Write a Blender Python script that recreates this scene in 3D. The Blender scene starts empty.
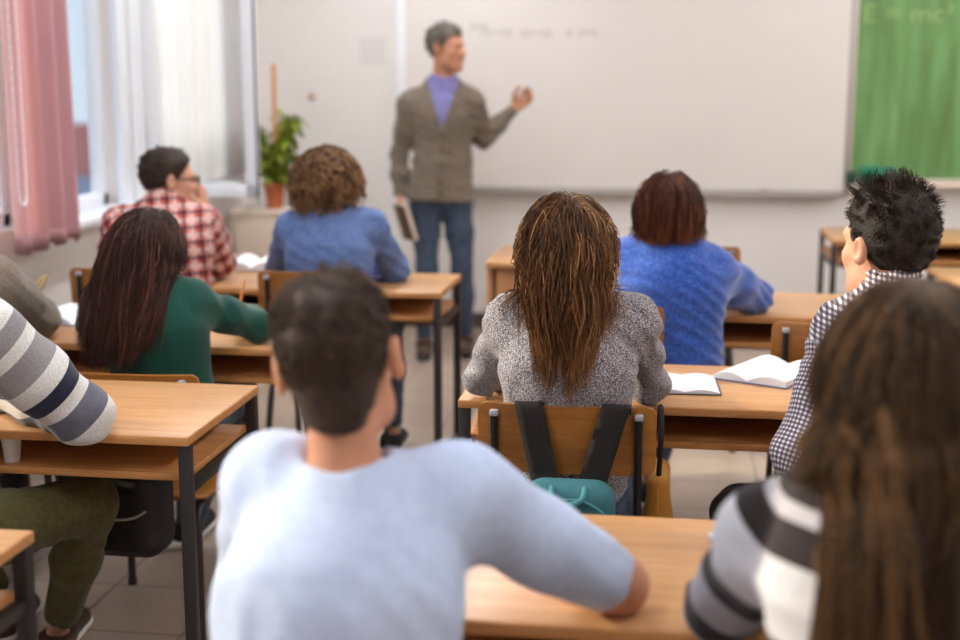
import bpy, bmesh, math, random
import numpy as np
from mathutils import Vector, Matrix

random.seed(4); RNG = np.random.default_rng(7)
SC = bpy.context.scene
COL = SC.collection
V3 = lambda *a: np.array(a, float)

# ------------------------------------------------------------------ camera measure
F = 1333.0; CAM_Z = 1.52
PITCH = math.atan((320 - 75) / F)
YAW = math.atan((680 - 480) * math.cos(PITCH) / F)
_cy, _sy, _cp, _sp = math.cos(YAW), math.sin(YAW), math.cos(PITCH), math.sin(PITCH)
FW = V3(-_sy*_cp, _cy*_cp, -_sp); RT = V3(_cy, _sy, 0); UP = V3(-_sy*_sp, _cy*_sp, _cp)
def P(px, py, Y, dz=0.0):
    """point of the room at depth Y that was measured at this place in the photograph"""
    r = FW + (px-480)/F*RT + (320-py)/F*UP
    p = r * (Y / r[1]); p[2] += CAM_Z + dz
    return p
def PZ(px, py, z):
    r = FW + (px-480)/F*RT + (320-py)/F*UP
    p = r * ((z-CAM_Z) / r[2]); p[2] += CAM_Z
    return p
def PX(px, Y, z):
    """x of column px at depth Y and height z"""
    lo, hi = -8.0, 8.0
    for _ in range(50):
        m = (lo+hi)/2; v = V3(m, Y, z-CAM_Z)
        if 480 + F*(v@RT)/(v@FW) < px: lo = m
        else: hi = m
    return V3(lo, Y, z)
def unit(v):
    v = np.asarray(v, float); n = np.linalg.norm(v); return v/n if n > 1e-9 else v
def lerp(a, b, t): return np.asarray(a)*(1-t) + np.asarray(b)*t

# ------------------------------------------------------------------ materials
MATS = {}
def new_mat(name):
    m = bpy.data.materials.new(name); m.use_nodes = True
    nt = m.node_tree; bs = nt.nodes['Principled BSDF']
    MATS[name] = m
    return m, nt, bs
def nd(nt, t, **kw):
    n = nt.nodes.new(t)
    for k, v in kw.items(): setattr(n, k, v)
    return n
def lk(nt, a, b): nt.links.new(a, b)
def srgb(r, g, b):
    f = lambda c: (c/255/12.92) if c/255 <= .04045 else ((c/255+.055)/1.055)**2.4
    return (f(r), f(g), f(b), 1)
def ramp(nt, stops, interp='LINEAR'):
    n = nd(nt, 'ShaderNodeValToRGB'); cr = n.color_ramp; cr.interpolation = interp
    while len(cr.elements) > 1: cr.elements.remove(cr.elements[-1])
    cr.elements[0].position, cr.elements[0].color = stops[0]
    for p, c in stops[1:]:
        e = cr.elements.new(p); e.color = c
    return n
def plain(name, col, rough=.6, metal=0, spec=.5, noise=0.0, nscale=8, bump=0, bscale=200, sheen=0, emit=0):
    m, nt, bs = new_mat(name)
    bs.inputs['Base Color'].default_value = col
    bs.inputs['Roughness'].default_value = rough; bs.inputs['Metallic'].default_value = metal
    bs.inputs['Specular IOR Level'].default_value = spec
    if sheen: bs.inputs['Sheen Weight'].default_value = sheen; bs.inputs['Sheen Roughness'].default_value = .4
    tc = nd(nt, 'ShaderNodeTexCoord')
    if noise:
        n = nd(nt, 'ShaderNodeTexNoise'); n.inputs['Scale'].default_value = nscale; n.inputs['Detail'].default_value = 4
        lk(nt, tc.outputs['Object'], n.inputs['Vector'])
        c = [col[i] for i in range(3)]
        r = ramp(nt, [(.3, tuple(x*(1-noise) for x in c)+(1,)), (.7, tuple(min(1, x*(1+noise)) for x in c)+(1,))])
        lk(nt, n.outputs['Fac'], r.inputs['Fac']); lk(nt, r.outputs['Color'], bs.inputs['Base Color'])
    if bump:
        n = nd(nt, 'ShaderNodeTexNoise'); n.inputs['Scale'].default_value = bscale; n.inputs['Detail'].default_value = 2
        lk(nt, tc.outputs['Object'], n.inputs['Vector'])
        b = nd(nt, 'ShaderNodeBump'); b.inputs['Strength'].default_value = bump; b.inputs['Distance'].default_value = .004
        lk(nt, n.outputs['Fac'], b.inputs['Height']); lk(nt, b.outputs['Normal'], bs.inputs['Normal'])
    if emit:
        bs.inputs['Emission Color'].default_value = col; bs.inputs['Emission Strength'].default_value = emit
    return m
def wood(name, c1, c2, axis=0, scale=1.0, rough=.38):
    m, nt, bs = new_mat(name)
    tc = nd(nt, 'ShaderNodeTexCoord'); mp = nd(nt, 'ShaderNodeMapping')
    s = [14*scale]*3; s[axis] = 1.2*scale
    mp.inputs['Scale'].default_value = s
    n = nd(nt, 'ShaderNodeTexNoise'); n.inputs['Scale'].default_value = 3; n.inputs['Detail'].default_value = 6; n.inputs['Distortion'].default_value = .6
    n2 = nd(nt, 'ShaderNodeTexNoise'); n2.inputs['Scale'].default_value = 20; n2.inputs['Detail'].default_value = 3
    lk(nt, tc.outputs['Object'], mp.inputs['Vector']); lk(nt, mp.outputs['Vector'], n.inputs['Vector']); lk(nt, mp.outputs['Vector'], n2.inputs['Vector'])
    a = nd(nt, 'ShaderNodeMath', operation='MULTIPLY_ADD'); a.inputs[1].default_value = .35
    lk(nt, n2.outputs['Fac'], a.inputs[0]); 
    b = nd(nt, 'ShaderNodeMath', operation='MULTIPLY'); b.inputs[1].default_value = .65
    lk(nt, n.outputs['Fac'], b.inputs[0]); lk(nt, b.outputs[0], a.inputs[2])
    r = ramp(nt, [(.36, c2), (.62, c1)])
    lk(nt, a.outputs[0], r.inputs['Fac']); lk(nt, r.outputs['Color'], bs.inputs['Base Color'])
    bs.inputs['Roughness'].default_value = rough
    return m

# ------------------------------------------------------------------ mesh helpers
def link(name, me, mat, parent=None, smooth=True):
    o = bpy.data.objects.new(name, me); COL.objects.link(o)
    if mat is not None:
        for mm in (mat if isinstance(mat, (list, tuple)) else [mat]): me.materials.append(mm)
    if smooth and len(me.polygons): me.polygons.foreach_set('use_smooth', np.ones(len(me.polygons), bool))
    if parent is not None:
        o.parent = parent
    return o
def np_mesh(name, v, f, attrs=None):
    """v (n,3); f (m,4) or (m,3) int array"""
    me = bpy.data.meshes.new(name)
    v = np.ascontiguousarray(v, np.float32); f = np.ascontiguousarray(f, np.int32); k = f.shape[1]
    me.vertices.add(len(v)); me.vertices.foreach_set('co', v.ravel())
    me.loops.add(f.size); me.loops.foreach_set('vertex_index', f.ravel())
    me.polygons.add(len(f)); me.polygons.foreach_set('loop_start', np.arange(0, f.size, k, dtype=np.int32))
    me.update(calc_edges=True)
    for an, (typ, dat) in (attrs or {}).items():
        a = me.attributes.new(an, typ, 'POINT')
        a.data.foreach_set('value' if typ == 'FLOAT' else 'vector', np.ascontiguousarray(dat, np.float32).ravel())
    return me
class MB:
    """collects boxes, tubes and lathes into one mesh"""
    def __init__(s): s.bm = bmesh.new()
    def box(s, lo, hi, bev=0.0, seg=2, rot=None):
        lo, hi = np.array(lo, float), np.array(hi, float)
        r = bmesh.ops.create_cube(s.bm, size=1); vs = r['verts']
        bmesh.ops.scale(s.bm, vec=tuple(hi-lo), verts=vs)
        if bev > 0:
            es = list({e for v in vs for e in v.link_edges})
            rb = bmesh.ops.bevel(s.bm, geom=es, offset=bev, segments=seg, affect='EDGES', profile=.5)
            vs = list({v for f in rb['faces'] for v in f.verts} | {v for v in vs if v.is_valid})
        if rot is not None: bmesh.ops.rotate(s.bm, cent=(0, 0, 0), matrix=rot, verts=vs)
        bmesh.ops.translate(s.bm, vec=tuple((lo+hi)/2), verts=vs)
        return s
    def tube(s, pts, r, n=10, closed=False, r2=None, cap=True):
        pts = [Vector(tuple(p)) for p in pts]; N = len(pts); rings = []
        rs = [r]*N if r2 is None else [r+(r2-r)*i/(N-1) for i in range(N)]
        if isinstance(r, (list, tuple)): rs = list(r)
        t0 = (pts[1]-pts[0]).normalized(); ref = Vector((0, 0, 1)) if abs(t0.z) < .9 else Vector((1, 0, 0))
        u = t0.cross(ref).normalized()
        for i in range(N):
            if closed: t = (pts[(i+1) % N]-pts[i-1]).normalized()
            else: t = (pts[min(i+1, N-1)]-pts[max(i-1, 0)]).normalized()
            u = (u - t*u.dot(t)).normalized(); w = t.cross(u)
            rings.append([s.bm.verts.new(pts[i]+(u*math.cos(2*math.pi*k/n)+w*math.sin(2*math.pi*k/n))*rs[i]) for k in range(n)])
        M = N if closed else N-1
        for i in range(M):
            A, B = rings[i], rings[(i+1) % N]
            for k in range(n): s.bm.faces.new((A[k], A[(k+1) % n], B[(k+1) % n], B[k]))
        if cap and not closed:
            s.bm.faces.new(rings[0][::-1]); s.bm.faces.new(rings[-1])
        return s
    def lathe(s, prof, c=(0, 0, 0), n=24):
        rings = []
        for r, z in prof: rings.append([s.bm.verts.new((c[0]+r*math.cos(2*math.pi*k/n), c[1]+r*math.sin(2*math.pi*k/n), c[2]+z)) for k in range(n)])
        for A, B in zip(rings, rings[1:]):
            for k in range(n): s.bm.faces.new((A[k], A[(k+1) % n], B[(k+1) % n], B[k]))
        s.bm.faces.new(rings[0][::-1]); s.bm.faces.new(rings[-1]); return s
    def grid(s, fn, nu, nv):
        g = [[s.bm.verts.new(tuple(fn(i/nu, j/nv))) for j in range(nv+1)] for i in range(nu+1)]
        for i in range(nu):
            for j in range(nv): s.bm.faces.new((g[i][j], g[i+1][j], g[i+1][j+1], g[i][j+1]))
        return s
    def prism(s, poly, z0, z1):
        a = [s.bm.verts.new((x, y, z0)) for x, y in poly]; b = [s.bm.verts.new((x, y, z1)) for x, y in poly]
        s.bm.faces.new(a[::-1]); s.bm.faces.new(b); n = len(a)
        for i in range(n): s.bm.faces.new((a[i], a[(i+1) % n], b[(i+1) % n], b[i]))
        return s
    def build(s, name, mat, parent=None, smooth=True, ang=35, solid=0):
        bmesh.ops.recalc_face_normals(s.bm, faces=s.bm.faces[:])
        me = bpy.data.meshes.new(name); s.bm.to_mesh(me); s.bm.free()
        o = link(name, me, mat, parent, smooth)
        if smooth:
            me.set_sharp_from_angle(angle=math.radians(ang))
        if solid:
            md = o.modifiers.new('thick', 'SOLIDIFY'); md.thickness = solid; md.offset = 0
        return o
def bez(pts, n=8):
    """rounded polyline through corner points (Catmull-Rom)"""
    pts = [np.array(p, float) for p in pts]; out = []
    Q = [2*pts[0]-pts[1]]+pts+[2*pts[-1]-pts[-2]]
    for i in range(1, len(Q)-2):
        for k in range(n):
            t = k/n; a, b, c, d = Q[i-1], Q[i], Q[i+1], Q[i+2]
            out.append(.5*((2*b)+(c-a)*t+(2*a-5*b+4*c-d)*t*t+(3*b-a-3*c+d)*t**3))
    out.append(pts[-1]); return out
def fillet(pts, r=.05, n=5):
    pts = [np.array(p, float) for p in pts]; out = [pts[0]]
    for a, b, c in zip(pts, pts[1:], pts[2:]):
        u, w = unit(a-b), unit(c-b)
        p, q = b+u*r, b+w*r
        for k in range(n+1):
            t = k/n; out.append(p*(1-t)**2+b*2*t*(1-t)+q*t*t)
    out.append(pts[-1]); return out

def tag(o, label=None, cat=None, group=None, kind=None):
    if label: o['label'] = label
    if cat: o['category'] = cat
    if group: o['group'] = group
    if kind: o['kind'] = kind
    return o
def empty(name, loc=(0, 0, 0), rz=0.0, label=None, cat=None, group=None):
    o = bpy.data.objects.new(name, None); COL.objects.link(o)
    o.location = tuple(loc); o.rotation_euler = (0, 0, rz); o.empty_display_size = .05
    return tag(o, label, cat, group)
def copy_tree(o, parent=None):
    c = o.copy(); COL.objects.link(c)
    if parent is not None: c.parent = parent
    for ch in list(o.children): copy_tree(ch, c)
    return c
def structure(o): o['kind'] = 'structure'; return o

# ------------------------------------------------------------------ implicit surfaces
class Cone:
    def __init__(s, a, b, ra, rb, flat=None, cut=None):
        s.a, s.b, s.ra, s.rb, s.flat, s.cut = np.asarray(a, float), np.asarray(b, float), ra, rb, flat, cut
    def __call__(s, p):
        pa = p - s.a; ba = s.b - s.a
        if s.flat is not None:
            n, q = s.flat
            pa = pa + np.outer((pa @ n)*(1/q-1), n); ba = ba + n*(ba@n)*(1/q-1)
        t = np.clip(pa @ ba / max(ba@ba, 1e-9), 0, 1)
        d = np.linalg.norm(pa - t[:, None]*ba, axis=1) - (s.ra + (s.rb-s.ra)*t)
        if s.flat is not None: d = d*(.35+.65*s.flat[1])
        if s.cut is not None: d = np.maximum(d, (p - s.cut[0]) @ s.cut[1])
        return d
class Ell:
    def __init__(s, c, r, R=None): s.c, s.r, s.R = np.asarray(c, float), np.asarray(r, float), (np.eye(3) if R is None else R)
    def __call__(s, p):
        q = (p - s.c) @ s.R; k0 = np.linalg.norm(q/s.r, axis=1); k1 = np.linalg.norm(q/s.r**2, axis=1)
        return k0*(k0-1)/np.maximum(k1, 1e-6)
class RBox:
    def __init__(s, c, h, r, R=None): s.c, s.h, s.r, s.R = np.asarray(c, float), np.asarray(h, float), r, (np.eye(3) if R is None else R)
    def __call__(s, p):
        q = np.abs((p-s.c)@s.R) - (s.h - s.r)
        return np.linalg.norm(np.maximum(q, 0), axis=1) + np.minimum(q.max(1), 0) - s.r
def smin(a, b, k):
    if k <= 0: return np.minimum(a, b)
    h = np.maximum(k - np.abs(a-b), 0)/k
    return np.minimum(a, b) - h*h*k*.25
def smax(a, b, k): return -smin(-a, -b, k)
class Field:
    def __init__(s): s.ops = []; s.disp = None
    def add(s, f, k=.02): s.ops.append((0, f, k)); return s
    def sub(s, f, k=.01): s.ops.append((1, f, k)); return s
    def inter(s, f, k=.005): s.ops.append((2, f, k)); return s
    def __call__(s, p):
        d = None
        for op, f, k in s.ops:
            e = f(p)
            if d is None: d = e
            elif op == 0: d = smin(d, e, k)
            elif op == 1: d = smax(d, -e, k)
            else: d = smax(d, e, k)
        if s.disp is not None: d = d - s.disp(p)
        return d
def polygonize(f, lo, hi, h):
    lo = np.asarray(lo, float); hi = np.asarray(hi, float); B = 8
    nb = np.ceil((hi-lo)/(h*B)).astype(int)+1
    I = np.stack(np.meshgrid(*[np.arange(k) for k in nb], indexing='ij'), -1).reshape(-1, 3)
    cen = lo + (I*B + (B-1)/2)*h
    dc = f(cen)
    act = np.abs(dc) < B*h*.9*1.5+.012
    V = np.repeat(np.repeat(np.repeat(np.where(dc > 0, 1., -1.).reshape(nb).astype(np.float32), B, 0), B, 1), B, 2)
    off = np.stack(np.meshgrid(*[np.arange(B)]*3, indexing='ij'), -1).reshape(-1, 3)
    A = I[act]
    for s in range(0, len(A), 400):
        g = (A[s:s+400, None]*B + off[None]).reshape(-1, 3)
        V[g[:, 0], g[:, 1], g[:, 2]] = f(lo + g*h)
    ins = V < 0
    nx, ny, nz = V.shape
    c = np.zeros((nx-1, ny-1, nz-1), np.int8)
    for dx in (0, 1):
        for dy in (0, 1):
            for dz in (0, 1): c += ins[dx:nx-1+dx, dy:ny-1+dy, dz:nz-1+dz]
    cells = np.argwhere((c > 0) & (c < 8))
    idx = np.full((nx-1, ny-1, nz-1), -1, np.int32); idx[tuple(cells.T)] = np.arange(len(cells))
    acc = np.zeros((len(cells), 3)); cnt = np.zeros(len(cells))
    for ax in range(3):
        o1, o2 = [i for i in range(3) if i != ax]
        for u in (0, 1):
            for w in (0, 1):
                a = cells.copy(); a[:, o1] += u; a[:, o2] += w
                b = a.copy(); b[:, ax] += 1
                va = V[tuple(a.T)]; vb = V[tuple(b.T)]; m = (va < 0) != (vb < 0)
                t = va[m]/(va[m]-vb[m])
                q = (a[m]-cells[m]).astype(float); q[:, ax] += t
                acc[m] += q; cnt[m] += 1
    vert = lo + (cells + acc/cnt[:, None])*h
    faces = []
    for ax in range(3):
        o1, o2 = (ax+1) % 3, (ax+2) % 3
        sa = [slice(None)]*3; sb = [slice(None)]*3; sa[ax] = slice(0, -1); sb[ax] = slice(1, None)
        A_, B_ = ins[tuple(sa)], ins[tuple(sb)]
        e = np.argwhere(A_ != B_)
        e = e[(e[:, o1] > 0) & (e[:, o2] > 0) & (e[:, o1] < V.shape[o1]-1) & (e[:, o2] < V.shape[o2]-1)]
        flip = A_[tuple(e.T)]
        q = []
        for u, w in ((-1, -1), (0, -1), (0, 0), (-1, 0)):
            k = e.copy(); k[:, o1] += u; k[:, o2] += w; q.append(idx[tuple(k.T)])
        q = np.stack(q, 1); q[~flip] = q[~flip][:, ::-1]
        faces.append(q)
    return vert, np.concatenate(faces)
def grad(f, p, e=.003):
    g = np.stack([f(p+np.eye(3)[i]*e)-f(p-np.eye(3)[i]*e) for i in range(3)], 1)
    return g/np.maximum(np.linalg.norm(g, axis=1, keepdims=True), 1e-6)
def sdf_obj(name, f, lo, hi, h, mat, parent, attr=None):
    v, q = polygonize(f, lo, hi, h)
    at = attr(v) if attr else None
    return link(name, np_mesh(name, v, q, at), mat, parent)
def tubes(P_, R_, sides=3):
    """strands: P_ (n,s,3), R_ (n,s) -> verts, quads"""
    n, s, _ = P_.shape
    t = np.gradient(P_, axis=1); t /= np.maximum(np.linalg.norm(t, axis=2, keepdims=True), 1e-9)
    ref = np.where(np.abs(t[..., 1:2]) < .8, np.array([0, 1., 0]), np.array([1., 0, 0]))
    u = np.cross(t, ref); u /= np.maximum(np.linalg.norm(u, axis=2, keepdims=True), 1e-9); w = np.cross(t, u)
    ang = np.arange(sides)*2*np.pi/sides
    ring = P_[:, :, None] + R_[:, :, None, None]*(u[:, :, None]*np.cos(ang)[None, None, :, None] + w[:, :, None]*np.sin(ang)[None, None, :, None])
    v = ring.reshape(-1, 3)
    id_ = np.arange(n*s*sides).reshape(n, s, sides)
    a = id_[:, :-1]; b = id_[:, 1:]
    f = np.stack([a, np.roll(a, -1, 2), np.roll(b, -1, 2), b], -1).reshape(-1, 4)
    return v, f

# ------------------------------------------------------------------ materials of the place
M = {}
M['laminate'] = wood('laminate', srgb(199, 152, 106), srgb(180, 131, 86), 0, 1.0, .33)
M['laminate_edge'] = wood('laminate_edge', srgb(205, 146, 88), srgb(176, 117, 64), 0, 1.2, .45)
M['brown_board'] = wood('brown_board', srgb(128, 82, 50), srgb(102, 62, 36), 0, 1.0, .5)
M['tan_board'] = wood('tan_board', srgb(190, 135, 88), srgb(172, 118, 74), 2, 1.0, .5)
M['plywood'] = wood('plywood', srgb(168, 110, 50), srgb(138, 84, 34), 0, .7, .35)
M['steel'] = plain('steel', srgb(62, 58, 58), .42, .5)
M['black_steel'] = plain('black_steel', srgb(34, 32, 33), .45, .4)
M['grey_plastic'] = plain('grey_plastic', srgb(150, 150, 155), .5)
M['paint'] = plain('paint', srgb(231, 225, 220), .85, noise=.02, nscale=1.5)
M['paint_ceiling'] = plain('paint_ceiling', srgb(235, 230, 224), .9)
M['white_pvc'] = plain('white_pvc', srgb(238, 240, 243), .35)
M['board_white'] = plain('board_white', srgb(226, 219, 212), .35, noise=.025, nscale=1.2)
M['board_frame'] = plain('board_frame', srgb(176, 168, 162), .4, .4)
M['paper'] = plain('paper', srgb(222, 223, 228), .8)
M['cover_blue'] = plain('cover_blue', srgb(70, 90, 140), .5)
M['cover_dark'] = plain('cover_dark', srgb(40, 38, 46), .5)
M['ink'] = plain('ink', srgb(150, 155, 185), .8)
M['marker_ink'] = plain('marker_ink', srgb(212, 203, 200), .6)
M['chalk'] = plain('chalk', srgb(150, 174, 112), .9)
M['terracotta'] = plain('terracotta', srgb(178, 96, 58), .8, noise=.1)
M['leaf'] = plain('leaf', srgb(136, 152, 50), .5, noise=.35, nscale=14)
M['stem'] = plain('stem', srgb(96, 66, 40), .8)
M['stick'] = plain('stick', srgb(206, 138, 80), .6)
M['soil'] = plain('soil', srgb(60, 42, 30), .95)
M['cream'] = plain('cream', srgb(216, 200, 184), .7)
M['cream_dark'] = plain('cream_dark', srgb(196, 176, 156), .7)
M['skin'] = plain('skin', srgb(208, 154, 126), .5, noise=.05, nscale=25)
M['skin_tan'] = plain('skin_tan', srgb(192, 134, 104), .5, noise=.06, nscale=25)
for k in ('skin', 'skin_tan'):
    b = M[k].node_tree.nodes['Principled BSDF']
    b.inputs['Subsurface Weight'].default_value = .25; b.inputs['Subsurface Radius'].default_value = (.02, .007, .004); b.inputs['Subsurface Scale'].default_value = .6
M['eye_white'] = plain('eye_white', srgb(235, 230, 225), .2)
M['iris'] = plain('iris', srgb(60, 40, 26), .2)
M['lens_frame'] = plain('lens_frame', srgb(40, 36, 34), .3)
M['sole'] = plain('sole', srgb(225, 220, 212), .6)
M['black_canvas'] = plain('black_canvas', srgb(30, 28, 30), .8, bump=.3)
M['brown_leather'] = plain('brown_leather', srgb(70, 46, 32), .5)
M['white_canvas'] = plain('white_canvas', srgb(220, 214, 204), .8)
M['teal_bag'] = plain('teal_bag', srgb(44, 102, 110), .75, noise=.12, nscale=16, bump=.35, bscale=300)
M['teal_light'] = plain('teal_light', srgb(60, 126, 132), .7)
M['webbing'] = plain('webbing', srgb(24, 16, 12), .85, bump=.5, bscale=600)
M['mustard'] = plain('mustard', srgb(176, 118, 38), .75, noise=.15, bump=.3)
M['black_bag'] = plain('black_bag', srgb(32, 27, 26), .75, noise=.2, bump=.3)
M['piping'] = plain('piping', srgb(190, 186, 182), .5)
M['red'] = plain('red', srgb(176, 50, 40), .5)
M['feather'] = plain('feather', srgb(150, 126, 88), .9, noise=.2, nscale=60)
M['sponge_green'] = plain('sponge_green', srgb(36, 128, 100), .8)
M['dark_green'] = plain('dark_green', srgb(26, 70, 54), .8)
M['pencil_wood'] = plain('pencil_wood', srgb(214, 132, 66), .5)
M['pen_white'] = plain('pen_white', srgb(222, 224, 236), .3)
M['pen_cap'] = plain('pen_cap', srgb(70, 40, 60), .4)
M['book_brown'] = plain('book_brown', srgb(92, 62, 44), .6)
M['cup'] = plain('cup', srgb(226, 222, 218), .5)

def knit(name, cols, scale=420, bump=.6, rough=.95, sheen=.25, big=.0):
    """cols: list of (pos, colour) over fine noise"""
    m, nt, bs = new_mat(name)
    tc = nd(nt, 'ShaderNodeTexCoord')
    n = nd(nt, 'ShaderNodeTexNoise'); n.inputs['Scale'].default_value = scale; n.inputs['Detail'].default_value = 2
    lk(nt, tc.outputs['Object'], n.inputs['Vector'])
    r = ramp(nt, cols); lk(nt, n.outputs['Fac'], r.inputs['Fac']); lk(nt, r.outputs['Color'], bs.inputs['Base Color'])
    b = nd(nt, 'ShaderNodeBump'); b.inputs['Strength'].default_value = bump; b.inputs['Distance'].default_value = .003
    lk(nt, n.outputs['Fac'], b.inputs['Height']); lk(nt, b.outputs['Normal'], bs.inputs['Normal'])
    bs.inputs['Roughness'].default_value = rough; bs.inputs['Sheen Weight'].default_value = sheen; bs.inputs['Sheen Roughness'].default_value = .5
    bs.inputs['Specular IOR Level'].default_value = .15
    return m
M['white_cotton'] = knit('white_cotton', [(.3, srgb(178, 192, 219)), (.7, srgb(188, 201, 227))], 60, .12, .85, .1)
M['green_knit'] = knit('green_knit', [(.3, srgb(18, 62, 52)), (.7, srgb(28, 80, 68))], 300, .4)
M['blue_knit'] = knit('blue_knit', [(.25, srgb(34, 66, 144)), (.5, srgb(52, 88, 172)), (.8, srgb(84, 118, 198))], 110, .8, 1, .5)
M['grey_marl'] = knit('grey_marl', [(.38, srgb(80, 75, 81)), (.5, srgb(134, 129, 134)), (.62, srgb(196, 191, 195))], 330, 1.0, 1, .2)
M['denim_light'] = knit('denim_light', [(.3, srgb(84, 104, 150)), (.7, srgb(110, 130, 174))], 90, .25, .9, .1)
M['denim_dark'] = knit('denim_dark', [(.3, srgb(48, 58, 74)), (.7, srgb(78, 90, 108))], 60, .25, .9, .1)
M['jeans_black'] = knit('jeans_black', [(.3, srgb(44, 42, 44)), (.7, srgb(72, 68, 68))], 120, .3, .9, .1)
M['cardigan'] = knit('cardigan', [(.3, srgb(100, 88, 76)), (.7, srgb(130, 116, 102))], 160, .6)
M['taupe_knit'] = knit('taupe_knit', [(.3, srgb(108, 96, 84)), (.7, srgb(142, 128, 114))], 200, .6)
M['olive'] = knit('olive', [(.3, srgb(76, 72, 42)), (.7, srgb(94, 88, 54))], 80, .2, .85, .1)
M['shirt_blue'] = knit('shirt_blue', [(.3, srgb(100, 96, 150)), (.7, srgb(146, 142, 188))], 110, .2, .9, .1)

def band_mat(name, bands, base_bump=.6, scale=260, axis=0):
    """bands: (start, colour) along guv[axis], constant steps, measured in metres (max .8)"""
    m, nt, bs = new_mat(name)
    a = nd(nt, 'ShaderNodeAttribute'); a.attribute_name = 'guv'
    s = nd(nt, 'ShaderNodeSeparateXYZ'); lk(nt, a.outputs['Vector'], s.inputs[0])
    d = nd(nt, 'ShaderNodeMath', operation='DIVIDE'); d.inputs[1].default_value = .8
    lk(nt, s.outputs[axis], d.inputs[0])
    r = ramp(nt, [(max(0, p/.8), c) for p, c in bands], 'CONSTANT'); lk(nt, d.outputs[0], r.inputs['Fac'])
    tc = nd(nt, 'ShaderNodeTexCoord'); n = nd(nt, 'ShaderNodeTexNoise'); n.inputs['Scale'].default_value = scale
    lk(nt, tc.outputs['Object'], n.inputs['Vector'])
    mx = nd(nt, 'ShaderNodeMix', data_type='RGBA', blend_type='MULTIPLY'); mx.inputs[0].default_value = .45
    r2 = ramp(nt, [(.3, (.45, .45, .45, 1)), (.6, (1, 1, 1, 1))]); lk(nt, n.outputs['Fac'], r2.inputs['Fac'])
    lk(nt, r.outputs['Color'], mx.inputs[6]); lk(nt, r2.outputs['Color'], mx.inputs[7]); lk(nt, mx.outputs[2], bs.inputs['Base Color'])
    b = nd(nt, 'ShaderNodeBump'); b.inputs['Strength'].default_value = base_bump; b.inputs['Distance'].default_value = .003
    lk(nt, n.outputs['Fac'], b.inputs['Height']); lk(nt, b.outputs['Normal'], bs.inputs['Normal'])
    bs.inputs['Roughness'].default_value = .95; bs.inputs['Sheen Weight'].default_value = .2; bs.inputs['Specular IOR Level'].default_value = .15
    return m
W_, G_, N_, Z_ = srgb(226, 224, 220), srgb(150, 146, 148), srgb(42, 44, 66), srgb(104, 104, 116)
M['stripe_knit'] = band_mat('stripe_knit', [(0, W_), (.045, Z_), (.10, W_), (.128, N_), (.165, W_), (.205, G_), (.26, W_), (.29, G_), (.33, W_), (.38, G_), (.43, W_), (.47, N_), (.5, W_), (.54, G_), (.6, W_)])
K_ = srgb(44, 36, 36)
M['yoke_stripe'] = band_mat('yoke_stripe', [(0, K_), (.148, srgb(176, 172, 178)), (.166, K_), (.208, srgb(204, 203, 208)), (.282, K_), (.326, srgb(168, 165, 176)), (.40, K_), (.44, srgb(196, 194, 198)), (.50, K_), (.55, srgb(180, 178, 186))], .3)

def check_mat(name, ground, rules):
    """rules: (axis, period, lo, hi, colour, opacity) woven over the ground"""
    m, nt, bs = new_mat(name)
    a = nd(nt, 'ShaderNodeAttribute'); a.attribute_name = 'guv'
    s = nd(nt, 'ShaderNodeSeparateXYZ'); lk(nt, a.outputs['Vector'], s.inputs[0])
    cur = None
    for ax, per, lo, hi, col, op in rules:
        d = nd(nt, 'ShaderNodeMath', operation='DIVIDE'); d.inputs[1].default_value = per; lk(nt, s.outputs[ax], d.inputs[0])
        fr = nd(nt, 'ShaderNodeMath', operation='FRACT'); lk(nt, d.outputs[0], fr.inputs[0])
        r = ramp(nt, [(0, (0, 0, 0, 1)), (lo, (op, op, op, 1)), (hi, (0, 0, 0, 1))], 'CONSTANT'); lk(nt, fr.outputs[0], r.inputs['Fac'])
        mx = nd(nt, 'ShaderNodeMix', data_type='RGBA'); lk(nt, r.outputs['Color'], mx.inputs[0])
        if cur is None: mx.inputs[6].default_value = ground
        else: lk(nt, cur, mx.inputs[6])
        mx.inputs[7].default_value = col; cur = mx.outputs[2]
    lk(nt, cur, bs.inputs['Base Color']); bs.inputs['Roughness'].default_value = .9; bs.inputs['Specular IOR Level'].default_value = .2
    return m
dk = srgb(44, 36, 72)
M['gingham'] = check_mat('gingham', srgb(240, 234, 234), [(0, .0100, .30, .80, dk, .74), (1, .0100, .30, .80, srgb(66, 34, 60), .74)])
rd, wh, nv = srgb(200, 88, 66), srgb(234, 222, 216), srgb(36, 38, 62)
PP = .056
M['plaid'] = check_mat('plaid', rd, [(0, PP, .50, .74, wh, .75), (1, PP, .50, .74, wh, .75), (0, PP, .02, .24, nv, .72), (1, PP, .02, .24, nv, .72), (0, PP, .60, .65, rd, .8), (1, PP, .60, .65, rd, .8), (1, PP, .36, .40, wh, .7), (0, PP, .36, .40, wh, .7)])

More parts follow.
